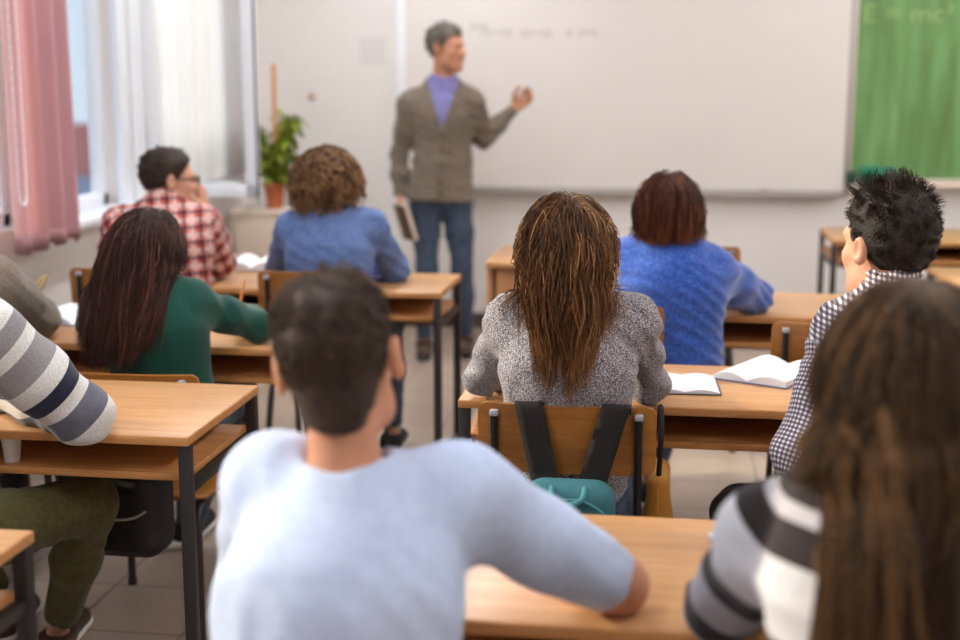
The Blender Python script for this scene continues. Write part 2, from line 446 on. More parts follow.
def hair_mat(name, dark, mid, light, tip=None, tip_at=.5, rough=.52, lightpos=.80):
    m, nt, bs = new_mat(name)
    a = nd(nt, 'ShaderNodeAttribute'); a.attribute_name = 'rnd'
    r = ramp(nt, [(.0, dark), (.55, mid), (lightpos, mid), (1, light)]); lk(nt, a.outputs['Fac'], r.inputs['Fac'])
    out = r.outputs['Color']
    if tip is not None:
        t = nd(nt, 'ShaderNodeAttribute'); t.attribute_name = 'tt'
        ad = nd(nt, 'ShaderNodeMath', operation='MULTIPLY_ADD'); ad.inputs[1].default_value = .9; ad.inputs[2].default_value = -.45
        lk(nt, a.outputs['Fac'], ad.inputs[0])
        sm = nd(nt, 'ShaderNodeMath', operation='ADD'); lk(nt, ad.outputs[0], sm.inputs[0]); lk(nt, t.outputs['Fac'], sm.inputs[1])
        rr = ramp(nt, [(tip_at-.2, (0, 0, 0, 1)), (tip_at+.35, (1, 1, 1, 1))]); lk(nt, sm.outputs[0], rr.inputs['Fac'])
        mx = nd(nt, 'ShaderNodeMix', data_type='RGBA'); lk(nt, rr.outputs['Color'], mx.inputs[0])
        lk(nt, out, mx.inputs[6]); mx.inputs[7].default_value = tip; out = mx.outputs[2]
    lk(nt, out, bs.inputs['Base Color']); bs.inputs['Roughness'].default_value = rough
    bs.inputs['Specular IOR Level'].default_value = .3
    tc = nd(nt, 'ShaderNodeTexCoord'); n = nd(nt, 'ShaderNodeTexNoise'); n.inputs['Scale'].default_value = 260; n.inputs['Detail'].default_value = 2
    lk(nt, tc.outputs['Object'], n.inputs['Vector']); b = nd(nt, 'ShaderNodeBump'); b.inputs['Strength'].default_value = .7; b.inputs['Distance'].default_value = .004
    lk(nt, n.outputs['Fac'], b.inputs['Height']); lk(nt, b.outputs['Normal'], bs.inputs['Normal'])
    return m
M['hair_ombre'] = hair_mat('hair_ombre', srgb(54, 34, 20), srgb(112, 72, 40), srgb(222, 172, 112), srgb(164, 112, 62), .95)
M['hair_dark'] = hair_mat('hair_dark', srgb(40, 22, 18), srgb(68, 38, 30), srgb(112, 70, 52))
M['hair_honey'] = hair_mat('hair_honey', srgb(46, 32, 21), srgb(80, 56, 36), srgb(146, 108, 70), srgb(142, 102, 64), .62)
M['hair_auburn'] = hair_mat('hair_auburn', srgb(50, 24, 16), srgb(84, 42, 26), srgb(132, 74, 42), srgb(130, 72, 40), .85)
M['hair_curly'] = hair_mat('hair_curly', srgb(62, 40, 26), srgb(108, 72, 46), srgb(204, 164, 116), srgb(168, 126, 84), .8)
M['hair_black'] = hair_mat('hair_black', srgb(26, 18, 14), srgb(46, 31, 23), srgb(78, 56, 42))
M['hair_brown'] = hair_mat('hair_brown', srgb(40, 28, 20), srgb(62, 43, 31), srgb(126, 98, 70))
M['hair_grey'] = hair_mat('hair_grey', srgb(80, 72, 64), srgb(126, 118, 108), srgb(186, 178, 166))

# ------------------------------------------------------------------ people
def rot_zxy(yaw, pitch, roll):
    """columns = (right, forward, up); yaw turns left, pitch looks up, roll tilts towards the right shoulder"""
    return np.array(Matrix.Rotation(math.radians(yaw), 3, 'Z') @ Matrix.Rotation(math.radians(pitch), 3, 'X') @ Matrix.Rotation(math.radians(roll), 3, 'Y'))

CRC, CRR = V3(0, -.014, .032), V3(.073, .096, .086)
def hairline(y): return np.interp(y, [-.12, -.085, -.05, -.02, .0, .022, .04, .06, .09], [-.070, -.070, -.056, -.022, .0, .012, .04, .066, .088])

def hand_prims(w, d, n, right, curl=(.5, .6, .4), s=1.0, thumb_in=.35):
    d = unit(d); n = unit(n - d*np.dot(n, d)); side = np.cross(d, n)*(1 if right else -1)
    out = []
    offs = (.028, .010, -.009, -.026); L = ((.042, .026, .020), (.046, .029, .021), (.042, .027, .020), (.034, .021, .018))
    reach = (.086, .090, .086, .078)
    for i in range(4):
        b = w + d*reach[i]*s + side*offs[i]*s
        out.append(Cone(w + d*.005 + side*offs[i]*.55*s, b, .0135*s, .0115*s))
        a = 0; p = b
        dirn = d + side*(offs[i]*1.6)
        for j in range(3):
            a += curl[j]*(1+.12*i*(1 if j else .5))
            q = p + (unit(dirn)*math.cos(a) + n*math.sin(a))*L[i][j]*s
            out.append(Cone(p, q, (.0098, .0088, .0078)[j]*s, (.0090, .0080, .0066)[j]*s)); p = q
    b = w + d*.022*s + side*.022*s
    d1 = unit(d*.62 + side*.7 + n*thumb_in); p1 = b + d1*.046*s
    d2 = unit(d*.85 + side*.15 + n*(thumb_in+.2)); p2 = p1 + d2*.032*s
    d3 = unit(d*.9 + n*(thumb_in+.3)); p3 = p2 + d3*.024*s
    out += [Cone(b, p1, .0145*s, .0115*s), Cone(p1, p2, .0108*s, .0096*s), Cone(p2, p3, .0096*s, .0074*s)]
    return out

class Person:
    def __init__(s, label, head, yaw=0, pitch=0, roll=0, neck=None, shL=None, shR=None, elL=None, elR=None, wrL=None, wrR=None,
                 hip=None, knL=None, knR=None, anL=None, anR=None, g=1.0, skin='skin', top='white_cotton', pants='denim_dark',
                 top_name='sweater', pants_name='trousers', shoe='black_canvas', sole='sole', sleeveL=1.0, sleeveR=1.0, handL=None, handR=None,
                 arm=1.0, slouch=.02, wr=.0025, res=.0055, hres=.0042, pants_len=.93, hem=-.02, standing=False, sit_z=.54, neckr=1.0, hs=1.0,
                 detail_face=False, hipr=1.0, legw=1.0, nape=0.0, collar=False, trap=.05, waist=1.0, name='person'):
        s.__dict__.update({k: v for k, v in locals().items() if k not in ('s',)})
        s.R = rot_zxy(yaw, pitch, roll); s.O = np.asarray(head, float)
        s.up = unit(neck - hip); s.rt = unit(shR - shL); s.fw = unit(np.cross(s.up, s.rt)); s.rt = np.cross(s.fw, s.up)
        s.root = empty(name, (hip[0], hip[1], 0.0), 0, label, 'person', None)
        s.torso_pts()
        s.f_top = s.top_field(0.0)
        s.f_head = s.head_field()
        s.build()
    def H(s, *p): return s.O + s.R @ (np.array(p, float)*s.hs)
    def torso_pts(s):
        t = lambda k, b: lerp(s.hip, s.neck, k) + s.fw*b
        s.p_hip = s.hip + s.up*.01; s.p_waist = t(.38, -s.slouch*.6); s.p_chest = t(.70, -s.slouch); s.p_up = t(.90, -s.slouch*.5)
        s.hpL = s.hip - s.rt*.085*s.g; s.hpR = s.hip + s.rt*.085*s.g
    def torso(s, f, off, k=.05):
        g = s.g; fl = (s.fw, .68)
        f.add(Cone(s.p_hip if off >= 0 else s.p_hip+s.up*.06, s.p_waist, (.160*g+off) if off >= 0 else .105*g, .140*g*s.waist+off, fl))
        if off >= 0: f.add(Cone(s.p_hip-s.up*.08, lerp(s.p_hip, s.p_waist, .6), .168*g*s.hipr+off, .140*g*s.hipr+off, (s.fw, .78)), .04)
        f.add(Cone(s.p_waist, s.p_chest, .140*g*s.waist+off, .160*g+off, fl), k)
        f.add(Cone(s.p_chest, s.p_up, .160*g+off, .10*g+off, (s.fw, .62)), k)
        f.add(Cone(lerp(s.shL, s.shR, .06), lerp(s.shL, s.shR, .94), .056*g+off, .056*g+off), k)
        for sh in (s.shL, s.shR):
            f.add(Cone(s.neck + s.up*.012, lerp(s.neck, sh, .86), s.trap*g+off, .040*g+off), .045)
            f.add(Cone(sh, lerp(s.p_chest, sh, .35), .062*g+off, .075*g+off, (s.fw, .7)), .05)
    def arms(s, f, off, cutL=None, cutR=None, k=.03, tail=True):
        a = s.arm
        for sh, el, wr, cut in ((s.shL, s.elL, s.wrL, cutL), (s.shR, s.elR, s.wrR, cutR)):
            f.add(Cone(sh, lerp(sh, el, .5), .056*a+off, .050*a+off), .04)
            uc = None if cut is None or cut >= 0 else (lerp(sh, el, 1+cut), unit(el-sh))
            f.add(Cone(lerp(sh, el, .5), el, .050*a+off, .043*a+off, cut=uc), .03)
            if cut is not None and cut <= .02: continue
            c = None
            if cut is not None:
                d = unit(wr-el); c = (el + (wr-el)*cut, d)
            f.add(Cone(el, lerp(el, wr, .45), .043*a+off, .041*a+off, cut=c), k)
            f.add(Cone(lerp(el, wr, .45), wr, .041*a+off, .028*a+off, cut=c), k)
    def folds(s):
        A = s.wr; el = (s.elL, s.elR); sh = (s.shL, s.shR); rs = np.random.RandomState(int(abs(s.hip[0]*1000)) % 9999)
        D = [unit(V3(.8, .25, .5)+rs.normal(size=3)*.15), unit(V3(.2, .9, .3)), unit(V3(-.7, .3, .65)+rs.normal(size=3)*.15), unit(V3(.9, -.2, .4))]; ph = rs.uniform(0, 6, 6); low = s.p_waist
        def fn(p):
            w = np.full(len(p), .45)
            for e in el: w += .9*np.exp(-((np.linalg.norm(p-e, axis=1))/.11)**2)
            for e in sh: w += .6*np.exp(-((np.linalg.norm(p-e, axis=1))/.10)**2)
            w += .7*np.exp(-((np.linalg.norm(p-low, axis=1))/.16)**2)
            q = p*np.array([1, 1, 1.7])
            a = np.sin(q@D[0]*46 + 2.2*np.sin(q@D[1]*19+ph[0]) + ph[1])
            b = np.sin(q@D[2]*64 + 2.6*np.sin(q@D[3]*27+ph[2]) + ph[3])
            c = np.sin(p@D[1]*16+ph[4])
            return A*w*((1-np.abs(a))*1.5-.6 + .5*b + 1.0*c)
        return fn
    def top_field(s, off):
        f = Field(); s.torso(f, off); s.arms(f, off+.004, s.sleeveL, s.sleeveR)
        hemp = s.hip + s.up*s.hem
        f.inter(lambda p: -((p-hemp)@s.up), .01)
        # neck opening
        nd_ = unit(s.H(0, -.01, -.03)-s.neck)
        f.sub(Cone(s.neck + nd_*.045, s.neck + nd_*.2, .064*s.neckr, .085*s.neckr), .012)
        if s.collar:
            c0, c1 = s.neck + nd_*.012 + s.up*.01, s.neck + nd_*.072
            f.add(Cone(c0, c1, .069*s.neckr, .062*s.neckr, cut=(c1-nd_*.006, nd_)), .008)
            f.sub(Cone(c0 + nd_*.03, c1+nd_*.05, .058*s.neckr, .060*s.neckr), .004)
        if s.wr: f.disp = s.folds()
        return f
    def head_field(s):
        H = s.H; f = Field(); hs = s.hs
        E = lambda c, r: Ell(H(*c), np.array(r)*hs, s.R)
        C = lambda a, b, ra, rb, **k: Cone(H(*a), H(*b), ra*hs, rb*hs, **k)
        f.add(E(CRC, CRR)); f.add(E((0, .03, -.035), (.058, .062, .072)), .03)
        f.add(C((-.035, .02, -.07), (0, .068, -.098), .026, .020), .03); f.add(C((.035, .02, -.07), (0, .068, -.098), .026, .020), .03)
        f.add(C((-.030, .078, .022), (.030, .078, .022), .014, .014), .02)
        f.add(C((-.040, .060, -.022), (-.030, .072, -.03), .017, .014), .02); f.add(C((.040, .060, -.022), (.030, .072, -.03), .017, .014), .02)
        for sx in (-1, 1): f.sub(Ell(H(sx*.031, .098, .004), np.array((.018, .017, .011))*hs, s.R), .012)
        f.add(C((0, .088, .014), (0, .112, -.028), .008, .012), .012)
        for sx in (-1, 1): f.add(C((sx*.009, .100, -.032), (sx*.012, .096, -.033), .008, .007), .006)
        f.add(C((-.018, .088, -.057), (.018, .088, -.057), .0065, .0065), .006); f.add(C((-.014, .087, -.067), (.014, .087, -.067), .0075, .0075), .006)
        for sx in (-1, 1):
            R2 = s.R @ np.array(Matrix.Rotation(math.radians(-sx*24), 3, 'Z'))
            f.add(Ell(H(sx*.082, -.008, .0), np.array((.010, .018, .031))*hs, R2), .008)
            f.sub(Ell(H(sx*.091, -.003, .002), np.array((.007, .009, .017))*hs, R2), .006)
        nb = s.neck - s.up*.05
        f.add(Cone(nb, H(0, -.022, -.04), .060*s.neckr, .053*s.neckr), .025)
        return f
    def guv(s, v):
        """garment coordinates in metres: sleeves run along the arm, the body across and up"""
        segs = [(s.hip, s.neck, .10), (s.shL, s.elL, 0), (s.elL, s.wrL, 0), (s.shR, s.elR, 0), (s.elR, s.wrR, 0)]
        ds = []
        for a, b, r in segs:
            ba = b-a; t = np.clip((v-a)@ba/(ba@ba), 0, 1); ds.append(np.linalg.norm(v-a-t[:, None]*ba, axis=1)-r)
        k = np.argmin(np.stack(ds, 1), 1); out = np.zeros((len(v), 3))
        m = k == 0; q = v[m]-s.hip; out[m, 0] = q@s.rt + 2; out[m, 1] = q@s.up + 2
        for i, (sh, el, wr) in ((1, (s.shL, s.elL, s.wrL)), (3, (s.shR, s.elR, s.wrR))):
            for j in (i, i+1):
                a, b = (sh, el) if j == i else (el, wr)
                m = k == j; ax = unit(b-a); u = (v[m]-a)@ax + (np.linalg.norm(el-sh) if j > i else 0)
                e1 = unit(np.cross(ax, V3(.2, .3, 1))); e2 = np.cross(ax, e1); q = v[m]-a
                out[m, 0] = np.arctan2(q@e2, q@e1)*.052 + 2; out[m, 1] = u + 2
        return out
    def legs(s, f, off, cutlen=None):
        for hp, kn, an in ((s.hpL, s.knL, s.anL), (s.hpR, s.knR, s.anR)):
            c = None
            if cutlen is not None: d = unit(an-kn); c = (kn+(an-kn)*cutlen, d)
            f.add(Cone(hp, lerp(hp, kn, .5), .088*s.g*s.legw+off, .076*s.g*s.legw+off), .03)
            f.add(Cone(lerp(hp, kn, .5), kn, .076*s.g*s.legw+off, .060*s.g*s.legw+off), .03)
            f.add(Cone(kn, lerp(kn, an, .4), .058*s.g*s.legw+off, .056*s.g*s.legw+off, cut=c), .03)
            f.add(Cone(lerp(kn, an, .4), an, .056*s.g*s.legw+off, .038*s.g*s.legw+off, cut=c), .03)
    def bounds(s, pts, m=.16):
        a = np.array(pts); return a.min(0)-m, a.max(0)+m
    def build(s):
        T = [s.hip, s.neck, s.shL, s.shR, s.elL, s.elR, s.wrL, s.wrR]
        lo, hi = s.bounds(T, .19)
        gv = s.guv_fn if hasattr(s, 'guv_fn') else s.guv
        o = s.top_obj = s.put(s.top_name, s.f_top, lo, hi, s.res, M[s.top], lambda v: {'guv': ('FLOAT_VECTOR', gv(v))})
        # legs
        Lp = [s.hip+s.up*.12, s.hip-s.up*.1, s.knL, s.knR, s.anL, s.anR]
        f = Field(); f.add(Cone(s.hip-s.rt*.05, s.hip+s.rt*.05, .115*s.g, .115*s.g, (s.fw, .85))); s.legs(f, .006, s.pants_len)
        f.inter(lambda p: (p-(s.hip+s.up*.13))@s.up, .01)
        rs = np.random.RandomState(5); D = [unit(rs.normal(size=3)) for _ in range(4)]
        def pw(p):
            w = .5 + np.exp(-((np.linalg.norm(p-s.knL, axis=1))/.12)**2) + np.exp(-((np.linalg.norm(p-s.knR, axis=1))/.12)**2)
            return .0022*w*(np.sin(p@D[0]*70+2.5*np.sin(p@D[1]*24)) + np.sin(p@D[2]*95+2*np.sin(p@D[3]*30)))
        f.disp = pw
        lo, hi = s.bounds(Lp, .17)
        s.put(s.pants_name, f, lo, hi, max(.007, s.res), M[s.pants])
        # body: head, neck, trunk, arms, hands and legs in one skin
        b = Field(); b.ops = list(s.f_head.ops)
        s.torso(b, -.022, .04); s.arms(b, -.010)
        s.legs(b, -.016)
        for w, el, spec, right in ((s.wrL, s.elL, s.handL, False), (s.wrR, s.elR, s.handR, True)):
            spec = spec or {}
            d = spec.get('d', unit(w-el)); n = spec.get('n', V3(0, 0, -1) if abs(unit(d)[2]) < .8 else V3(0, -1, 0))
            for pr in hand_prims(w, np.asarray(d, float), np.asarray(n, float), right, spec.get('curl', (.35, .45, .3)), s.arm**.5*spec.get('s', 1)): b.add(pr, .007)
        for an, ft in ((s.anL, s.ft(0)), (s.anR, s.ft(1))): b.add(Cone(an, ft[0], .03, .026), .02)
        lo, hi = s.bounds(T+Lp+[s.O+V3(0, 0, .1)], .17)
        s.body = s.put('body', b, lo, hi, s.hres, M[s.skin])
        for sx in (-1, 1):
            e = MB(); bmesh.ops.create_icosphere(e.bm, subdivisions=2, radius=.0115*s.hs)
            bmesh.ops.translate(e.bm, vec=tuple(s.H(sx*.031, .0705, .005)-s.rootp()), verts=e.bm.verts)
            eye = e.build('eye', M['eye_white'], s.root)
            e = MB(); bmesh.ops.create_icosphere(e.bm, subdivisions=2, radius=.0062*s.hs)
            bmesh.ops.translate(e.bm, vec=tuple(s.H(sx*.031, .0768, .005)-s.rootp()), verts=e.bm.verts)
            e.build('iris', M['iris'], eye)
        # shoes
        for i, an in enumerate((s.anL, s.anR)):
            heel, toe = s.ft(i); f = Field()
            f.add(Cone(heel+V3(0, 0, .045), toe+V3(0, 0, .03), .042, .036)); f.add(Cone(heel+V3(0, 0, .05), lerp(heel, an, .9), .043, .044), .03)
            zc = heel[2]+.018; f.inter(lambda p: zc-p[:, 2], .004)
            top = lerp(heel, an, .75)[2]+.02
            f.inter(lambda p: p[:, 2]-top, .006)
            lo, hi = s.bounds([heel, toe, an], .09)
            sh = s.put('shoe', f, lo, hi, .007, M[s.shoe])
            f = Field(); f.add(Cone(heel+V3(0, 0, .03), toe+V3(0, 0, .03), .046, .041)); z0 = heel[2]
            f.inter(lambda p: p[:, 2]-(z0+.026), .003); f.inter(lambda p: z0-p[:, 2], .003)
            v, q = polygonize(f, lo, hi, .006)
            link('sole', np_mesh('sole', v-s.rootp(), q), M[s.sole], sh)
    def ft(s, i):
        an = (s.anL, s.anR)[i]; kn = (s.knL, s.knR)[i]
        d = getattr(s, 'toe', None); d = s.fw if d is None else d
        d = unit(V3(d[0], d[1], 0)); base = V3(an[0], an[1], max(an[2]-.085, .002))
        return base - d*.035, base + d*.145
    def rootp(s): return np.array(s.root.location)
    def put(s, name, f, lo, hi, h, mat, attr=None, parent=None):
        v, q = polygonize(f, lo, hi, h); at = attr(v) if attr else None
        return link(name, np_mesh(name, v-s.rootp(), q, at), mat, parent or s.root)
    # ---------------------------------------------------------------- hair
    def scalp(s, n, mask=None, seed=0):
        rs = np.random.RandomState(seed+11); out = []; tot = 0
        while tot < n:
            u = rs.normal(size=(4*n, 3)); u /= np.linalg.norm(u, axis=1, keepdims=True)
            p = CRC + u*CRR; m = p[:, 2] > hairline(p[:, 1])
            if mask is not None: m &= mask(p)
            nn = u/CRR; nn /= np.linalg.norm(nn, axis=1, keepdims=True)
            out.append(np.concatenate([p[m], nn[m]], 1)); tot += m.sum()
        a = np.concatenate(out)[:n]; return a[:, :3], a[:, 3:]
    def cap(s, thick, extra=None, low=0.0, tuft=.0015):
        """scalp shell in world coordinates: verts, quads"""
        def f(p):
            q = (p - s.O) @ s.R / s.hs
            e = Ell(CRC, CRR)(q)
            m = q[:, 2] - hairline(q[:, 1]) + low
            if s.nape:
                e = smin(e, Ell((0, -.046, -.052), (.050, .046, .060))(q), .03); m = m + s.nape*np.clip((-q[:, 1]-.05)/.03, 0, 1)*np.clip(1-np.abs(q[:, 0])/.075, 0, 1)**.6
            t = np.clip((m+.004)/.012, 0, 1); t = t*t*(3-2*t)
            th = thick(q) if callable(thick) else thick
            th = th + tuft*np.sin(q@V3(150, 40, 60)+2*np.sin(q@V3(30, 80, 20)))*np.sin(q@V3(50, -70, 140)+1.5*np.sin(q@V3(60, 20, 50)))
            d = e - (-.008 + (th+.008)*t)
            if extra is not None: d = extra(q, d)
            return d*s.hs
        return polygonize(f, s.O-.17, s.O+.2, .0045)
    def hair(s, mat, pos, rad, rnd, capm=None, name='hair'):
        v, f = tubes(pos, rad)
        n, k, _ = pos.shape
        r = np.repeat(rnd, k*3); t = np.tile(np.repeat(np.linspace(0, 1, k), 3), n)
        if capm is not None:
            f = np.concatenate([f, capm[1]+len(v)]); v = np.concatenate([v, capm[0]])
            # the under-layer takes its tone from a smooth noise
            cv = capm[0]; r = np.concatenate([r, .25+.15*np.sin(cv@V3(60, 43, 9))]); t = np.concatenate([t, np.zeros(len(cv))])
        return link(name, np_mesh(name, v-s.rootp(), f, {'rnd': ('FLOAT', r), 'tt': ('FLOAT', t)}), M[mat], s.root)
    def short_hair(s, mat, n=2600, length=.02, top=None, lift=.5, flow=(0, -.6, -.6), thick=.008, r=.0007, rough=.25, seed=0, topthick=None, whorl=False, tufts=0, tuftamp=.5, k=6, sag=.10):
        p, nr = s.scalp(n, seed=seed); rs = np.random.RandomState(seed)
        upw = np.clip((p[:, 2]-.05)/.05, 0, 1)
        L = length*(1-upw) + (top or length)*upw
        side = np.clip((p[:, 2]-hairline(p[:, 1]))/.04, .35, 1); L = L*side*rs.uniform(.7, 1.15, n)
        fl = np.array(flow, float)
        fl = np.tile(fl, (n, 1))
        if whorl:
            c = V3(.012, -.075, .1); fl = p-c; fl /= np.linalg.norm(fl, axis=1, keepdims=True); fl[:, 2] -= .2
        d = nr*lift + fl*(1-lift) + rs.normal(size=(n, 3))*rough
        if tufts:
            ci = rs.choice(n, tufts, replace=False); nearest = np.argmin(((p[:, None]-p[ci][None])**2).sum(2), 1)
            td = rs.normal(size=(tufts, 3))*tuftamp; d = d + td[nearest]
        d -= nr*np.minimum((d*nr).sum(1), 0)[:, None]*1.0
        d /= np.linalg.norm(d, axis=1, keepdims=True)
        pos = np.zeros((n, k, 3)); q = p + nr*((thick(p)*.75)[:, None] if callable(thick) else thick*.7)
        for i in range(k):
            pos[:, i] = q; q = q + d*(L/(k-1))[:, None]; d = d*1.0; d[:, 2] -= sag; d /= np.linalg.norm(d, axis=1, keepdims=True)
        if tufts:
            tw = np.linspace(0, 1, k)[None, :, None]*.55
            pos = pos*(1-tw) + tw*pos[ci][nearest]
        W = s.O + (pos*s.hs) @ s.R.T
        rad = np.linspace(1, .35, k)[None]*r*np.ones((n, 1))
        return s.hair(mat, W, rad, rs.uniform(0, 1, n), s.cap(topthick or thick))
    def long_hair(s, mat, n=2400, length=(.40, .52), nocap=False, hname='hair', thick=.03, r=.0009, part=0.0, back=.6, steps=26, wave=.0, seed=0, clump=40, bias=V3(0, 0, 0), mask=None, stiff=.75, capth=.010, extra_field=None, spread=.0, tipcurl=0.0, clamp=.55, behind=.0, tip=None, tipk=0.0, tipvar=.06, gather=None, gk=3.0, under=None):
        rs = np.random.RandomState(seed+3)
        p, nr = s.scalp(n, mask, seed)
        sx = np.sign(p[:, 0]-part + rs.normal(size=n)*.006)
        d = np.stack([sx*.75, np.full(n, -back), np.full(n, -.15)], 1)
        backm = np.clip((-p[:, 1]-.02)/.06, 0, 1)[:, None]; d = d*(1-backm) + np.array([0, -.4, -1])*backm
        d += rs.normal(size=(n, 3))*.08
        d -= nr*(d*nr).sum(1)[:, None]; d /= np.maximum(np.linalg.norm(d, axis=1, keepdims=True), 1e-6)
        pos = s.O + (p*s.hs)@s.R.T; d = d@s.R.T; nw = nr@s.R.T
        off = .004 + thick*rs.beta(1.3, 1.6, n)
        pos = pos + nw*(off*.5)[:, None]; off_n = rs.uniform(.15, 1, n)
        ci = rs.choice(n, min(clump, n), replace=False); nearest = np.argmin(((pos[:, None]-pos[ci][None])**2).sum(2), 1)
        L = rs.uniform(length[0], length[1], n); L = L*.45+.55*L[ci][nearest]
        if tip is not None:
            vr = rs.uniform(0, 1, n)**1.6; vr = .45*vr+.55*vr[ci][nearest]
            sidex = np.abs((p[:, 0]))/.07
            L = (pos[:, 2]-tip)*1.04 + .02 + .05*np.clip(p[:, 1]/.06, 0, 1.2) - vr*tipvar - tipk*sidex**2
        f = Field(); f.add(Ell(s.O + s.R@CRC*s.hs, CRR*s.hs, s.R)); f.add(s.f_head.ops[-1][1], .02)
        if under: f.add(Cone(s.H(0, -.035, .0), s.neck - s.up*.10 - s.fw*under[2], under[0], under[1]), .04)
        ft = s.f_top
        def coll(q):
            e = np.minimum(f(q), ft(q)+.003)
            return e if extra_field is None else np.minimum(e, extra_field(q))
        out = np.zeros((n, steps, 3)); phase = rs.uniform(0, 6.28, len(ci))[nearest]+rs.normal(size=n)*.3
        for i in range(steps):
            out[:, i] = pos
            st = (L/(steps-1))[:, None]; tt = i/(steps-1)
            hb = s.O[1]-.09
            dd = d*stiff + np.array([0, 0, -1.])*(1-stiff)*1.5 + bias*(1-stiff)
            if behind: dd = dd + s.R@V3(0, -1, 0)*behind*np.clip((pos-s.O)@(s.R@V3(0, 1, 0))/.06+.6, 0, 1)[:, None]*(1-stiff)
            if spread: dd[:, 0] += spread*(1-stiff)*np.sin(phase)*tt
            dd[:, 0] += wave*np.cos(phase+tt*9)*(1-stiff); dd[:, 1] += wave*.5*np.sin(phase*1.7+tt*8)*(1-stiff)
            if tipcurl and tt > .72: dd += (s.O*V3(1, 1, 0)+V3(0, 0, 0)-pos*V3(1, 1, 0))*tipcurl*(tt-.72)
            g = pos[ci][nearest]; dd = dd + (g-pos)*clamp*tt*2.0
            dd /= np.linalg.norm(dd, axis=1, keepdims=True)
            new = pos + dd*st
            e = coll(new); m = e < off
            if m.any():
                gd = grad(coll, new[m]); new[m] += gd*(off[m]-e[m])[:, None]
            if gather is not None and i > 4:
                dx = new[:, 0]-s.O[0]-gather[0]; lim = (gather[1]+(gather[2]-gather[1])*tt)*(.25+.75*off_n)
                ex = np.maximum(np.abs(dx)-lim, 0); new[:, 0] -= np.sign(dx)*ex*gk
            d = new - pos; d /= np.maximum(np.linalg.norm(d, axis=1, keepdims=True), 1e-6); pos = new
        rad = (np.interp(np.linspace(0, 1, steps), [0, .1, .7, 1], [.8, 1, .9, .2]))[None]*r*rs.uniform(.7, 1.3, (n, 1))
        rnd = np.argsort(np.argsort(.5*rs.uniform(0, 1, len(ci))[nearest]+.5*rs.uniform(0, 1, n)))/n
        return s.hair(mat, out, rad, rnd, None if nocap else s.cap(capth), hname)
    def curly_hair(s, mat, n=1100, length=.10, r=.0014, seed=0, coil=.009):
        rs = np.random.RandomState(seed); p, nr = s.scalp(n, seed=seed); k = 30
        ax = nr*1.0 + rs.normal(size=(n, 3))*.25; ax /= np.linalg.norm(ax, axis=1, keepdims=True)
        ref = np.tile(V3(.3, .2, .93), (n, 1)); u = np.cross(ax, ref); u /= np.linalg.norm(u, axis=1, keepdims=True); w = np.cross(ax, u)
        L = length*rs.uniform(.55, 1.1, n); ph = rs.uniform(0, 6.28, n); fr = rs.uniform(1.5, 2.7, n); R_ = coil*rs.uniform(.7, 1.3, n)
        pos = np.zeros((n, k, 3))
        for i in range(k):
            t = i/(k-1); c = p + ax*(L*t*(1-.35*t))[:, None] + np.array([0, 0, -1])*(L*.32*t*t)[:, None]
            a = ph+fr*6.28*t
            pos[:, i] = c + (u*np.cos(a)[:, None]+w*np.sin(a)[:, None])*(R_*min(1, t*4))[:, None]
        W = s.O + (pos*s.hs)@s.R.T
        return s.hair(mat, W, np.interp(np.linspace(0, 1, k), [0, .8, 1], [1, 1, .3])[None]*r*np.ones((n, 1)), rs.uniform(0, 1, n), s.cap(.016))

# ------------------------------------------------------------------ the room
XL, YB, XR, ZC = -2.55, 7.95, 3.3, 3.05
def XWALL(px, py, X):
    r = FW + (px-480)/F*RT + (320-py)/F*UP; p = r*(X/r[0]); p[2] += CAM_Z; return p
def tile_mat():
    m, nt, bs = new_mat('floor_tile')
    tc = nd(nt, 'ShaderNodeTexCoord'); b = nd(nt, 'ShaderNodeTexBrick'); b.offset = 0; b.squash = 1
    b.inputs['Scale'].default_value = 1; b.inputs['Brick Width'].default_value = .33; b.inputs['Row Height'].default_value = .33
    b.inputs['Mortar Size'].default_value = .004; b.inputs['Mortar Smooth'].default_value = .2
    b.inputs['Color1'].default_value = srgb(184, 165, 147); b.inputs['Color2'].default_value = srgb(176, 157, 139); b.inputs['Mortar'].default_value = srgb(120, 106, 94)
    lk(nt, tc.outputs['Object'], b.inputs['Vector'])
    n = nd(nt, 'ShaderNodeTexNoise'); n.inputs['Scale'].default_value = 5; lk(nt, tc.outputs['Object'], n.inputs['Vector'])
    mx = nd(nt, 'ShaderNodeMix', data_type='RGBA', blend_type='MULTIPLY'); mx.inputs[0].default_value = .25
    lk(nt, b.outputs['Color'], mx.inputs[6]); lk(nt, n.outputs['Fac'], mx.inputs[7]); lk(nt, mx.outputs[2], bs.inputs['Base Color'])
    bs.inputs['Roughness'].default_value = .3
    return m
o = MB().box((XL-.2, -2.2, -.1), (XR+.1, YB+.1, 0)).build('floor', tile_mat(), smooth=False); structure(o)
o = MB().box((XL-.2, -2.2, ZC), (XR+.1, YB+.1, ZC+.1)).build('ceiling', M['paint_ceiling'], smooth=False); structure(o)
o = MB().box((XL-.2, YB, 0), (XR+.1, YB+.15, ZC)).build('wall_back', M['paint'], smooth=False); structure(o)
o = MB().box((XR, -2.2, 0), (XR+.1, YB, ZC)).build('wall_right', M['paint'], smooth=False); structure(o)
o = MB().box((XL-.2, -2.3, 0), (XR+.1, -2.2, ZC)).build('wall_rear', M['paint'], smooth=False); structure(o)
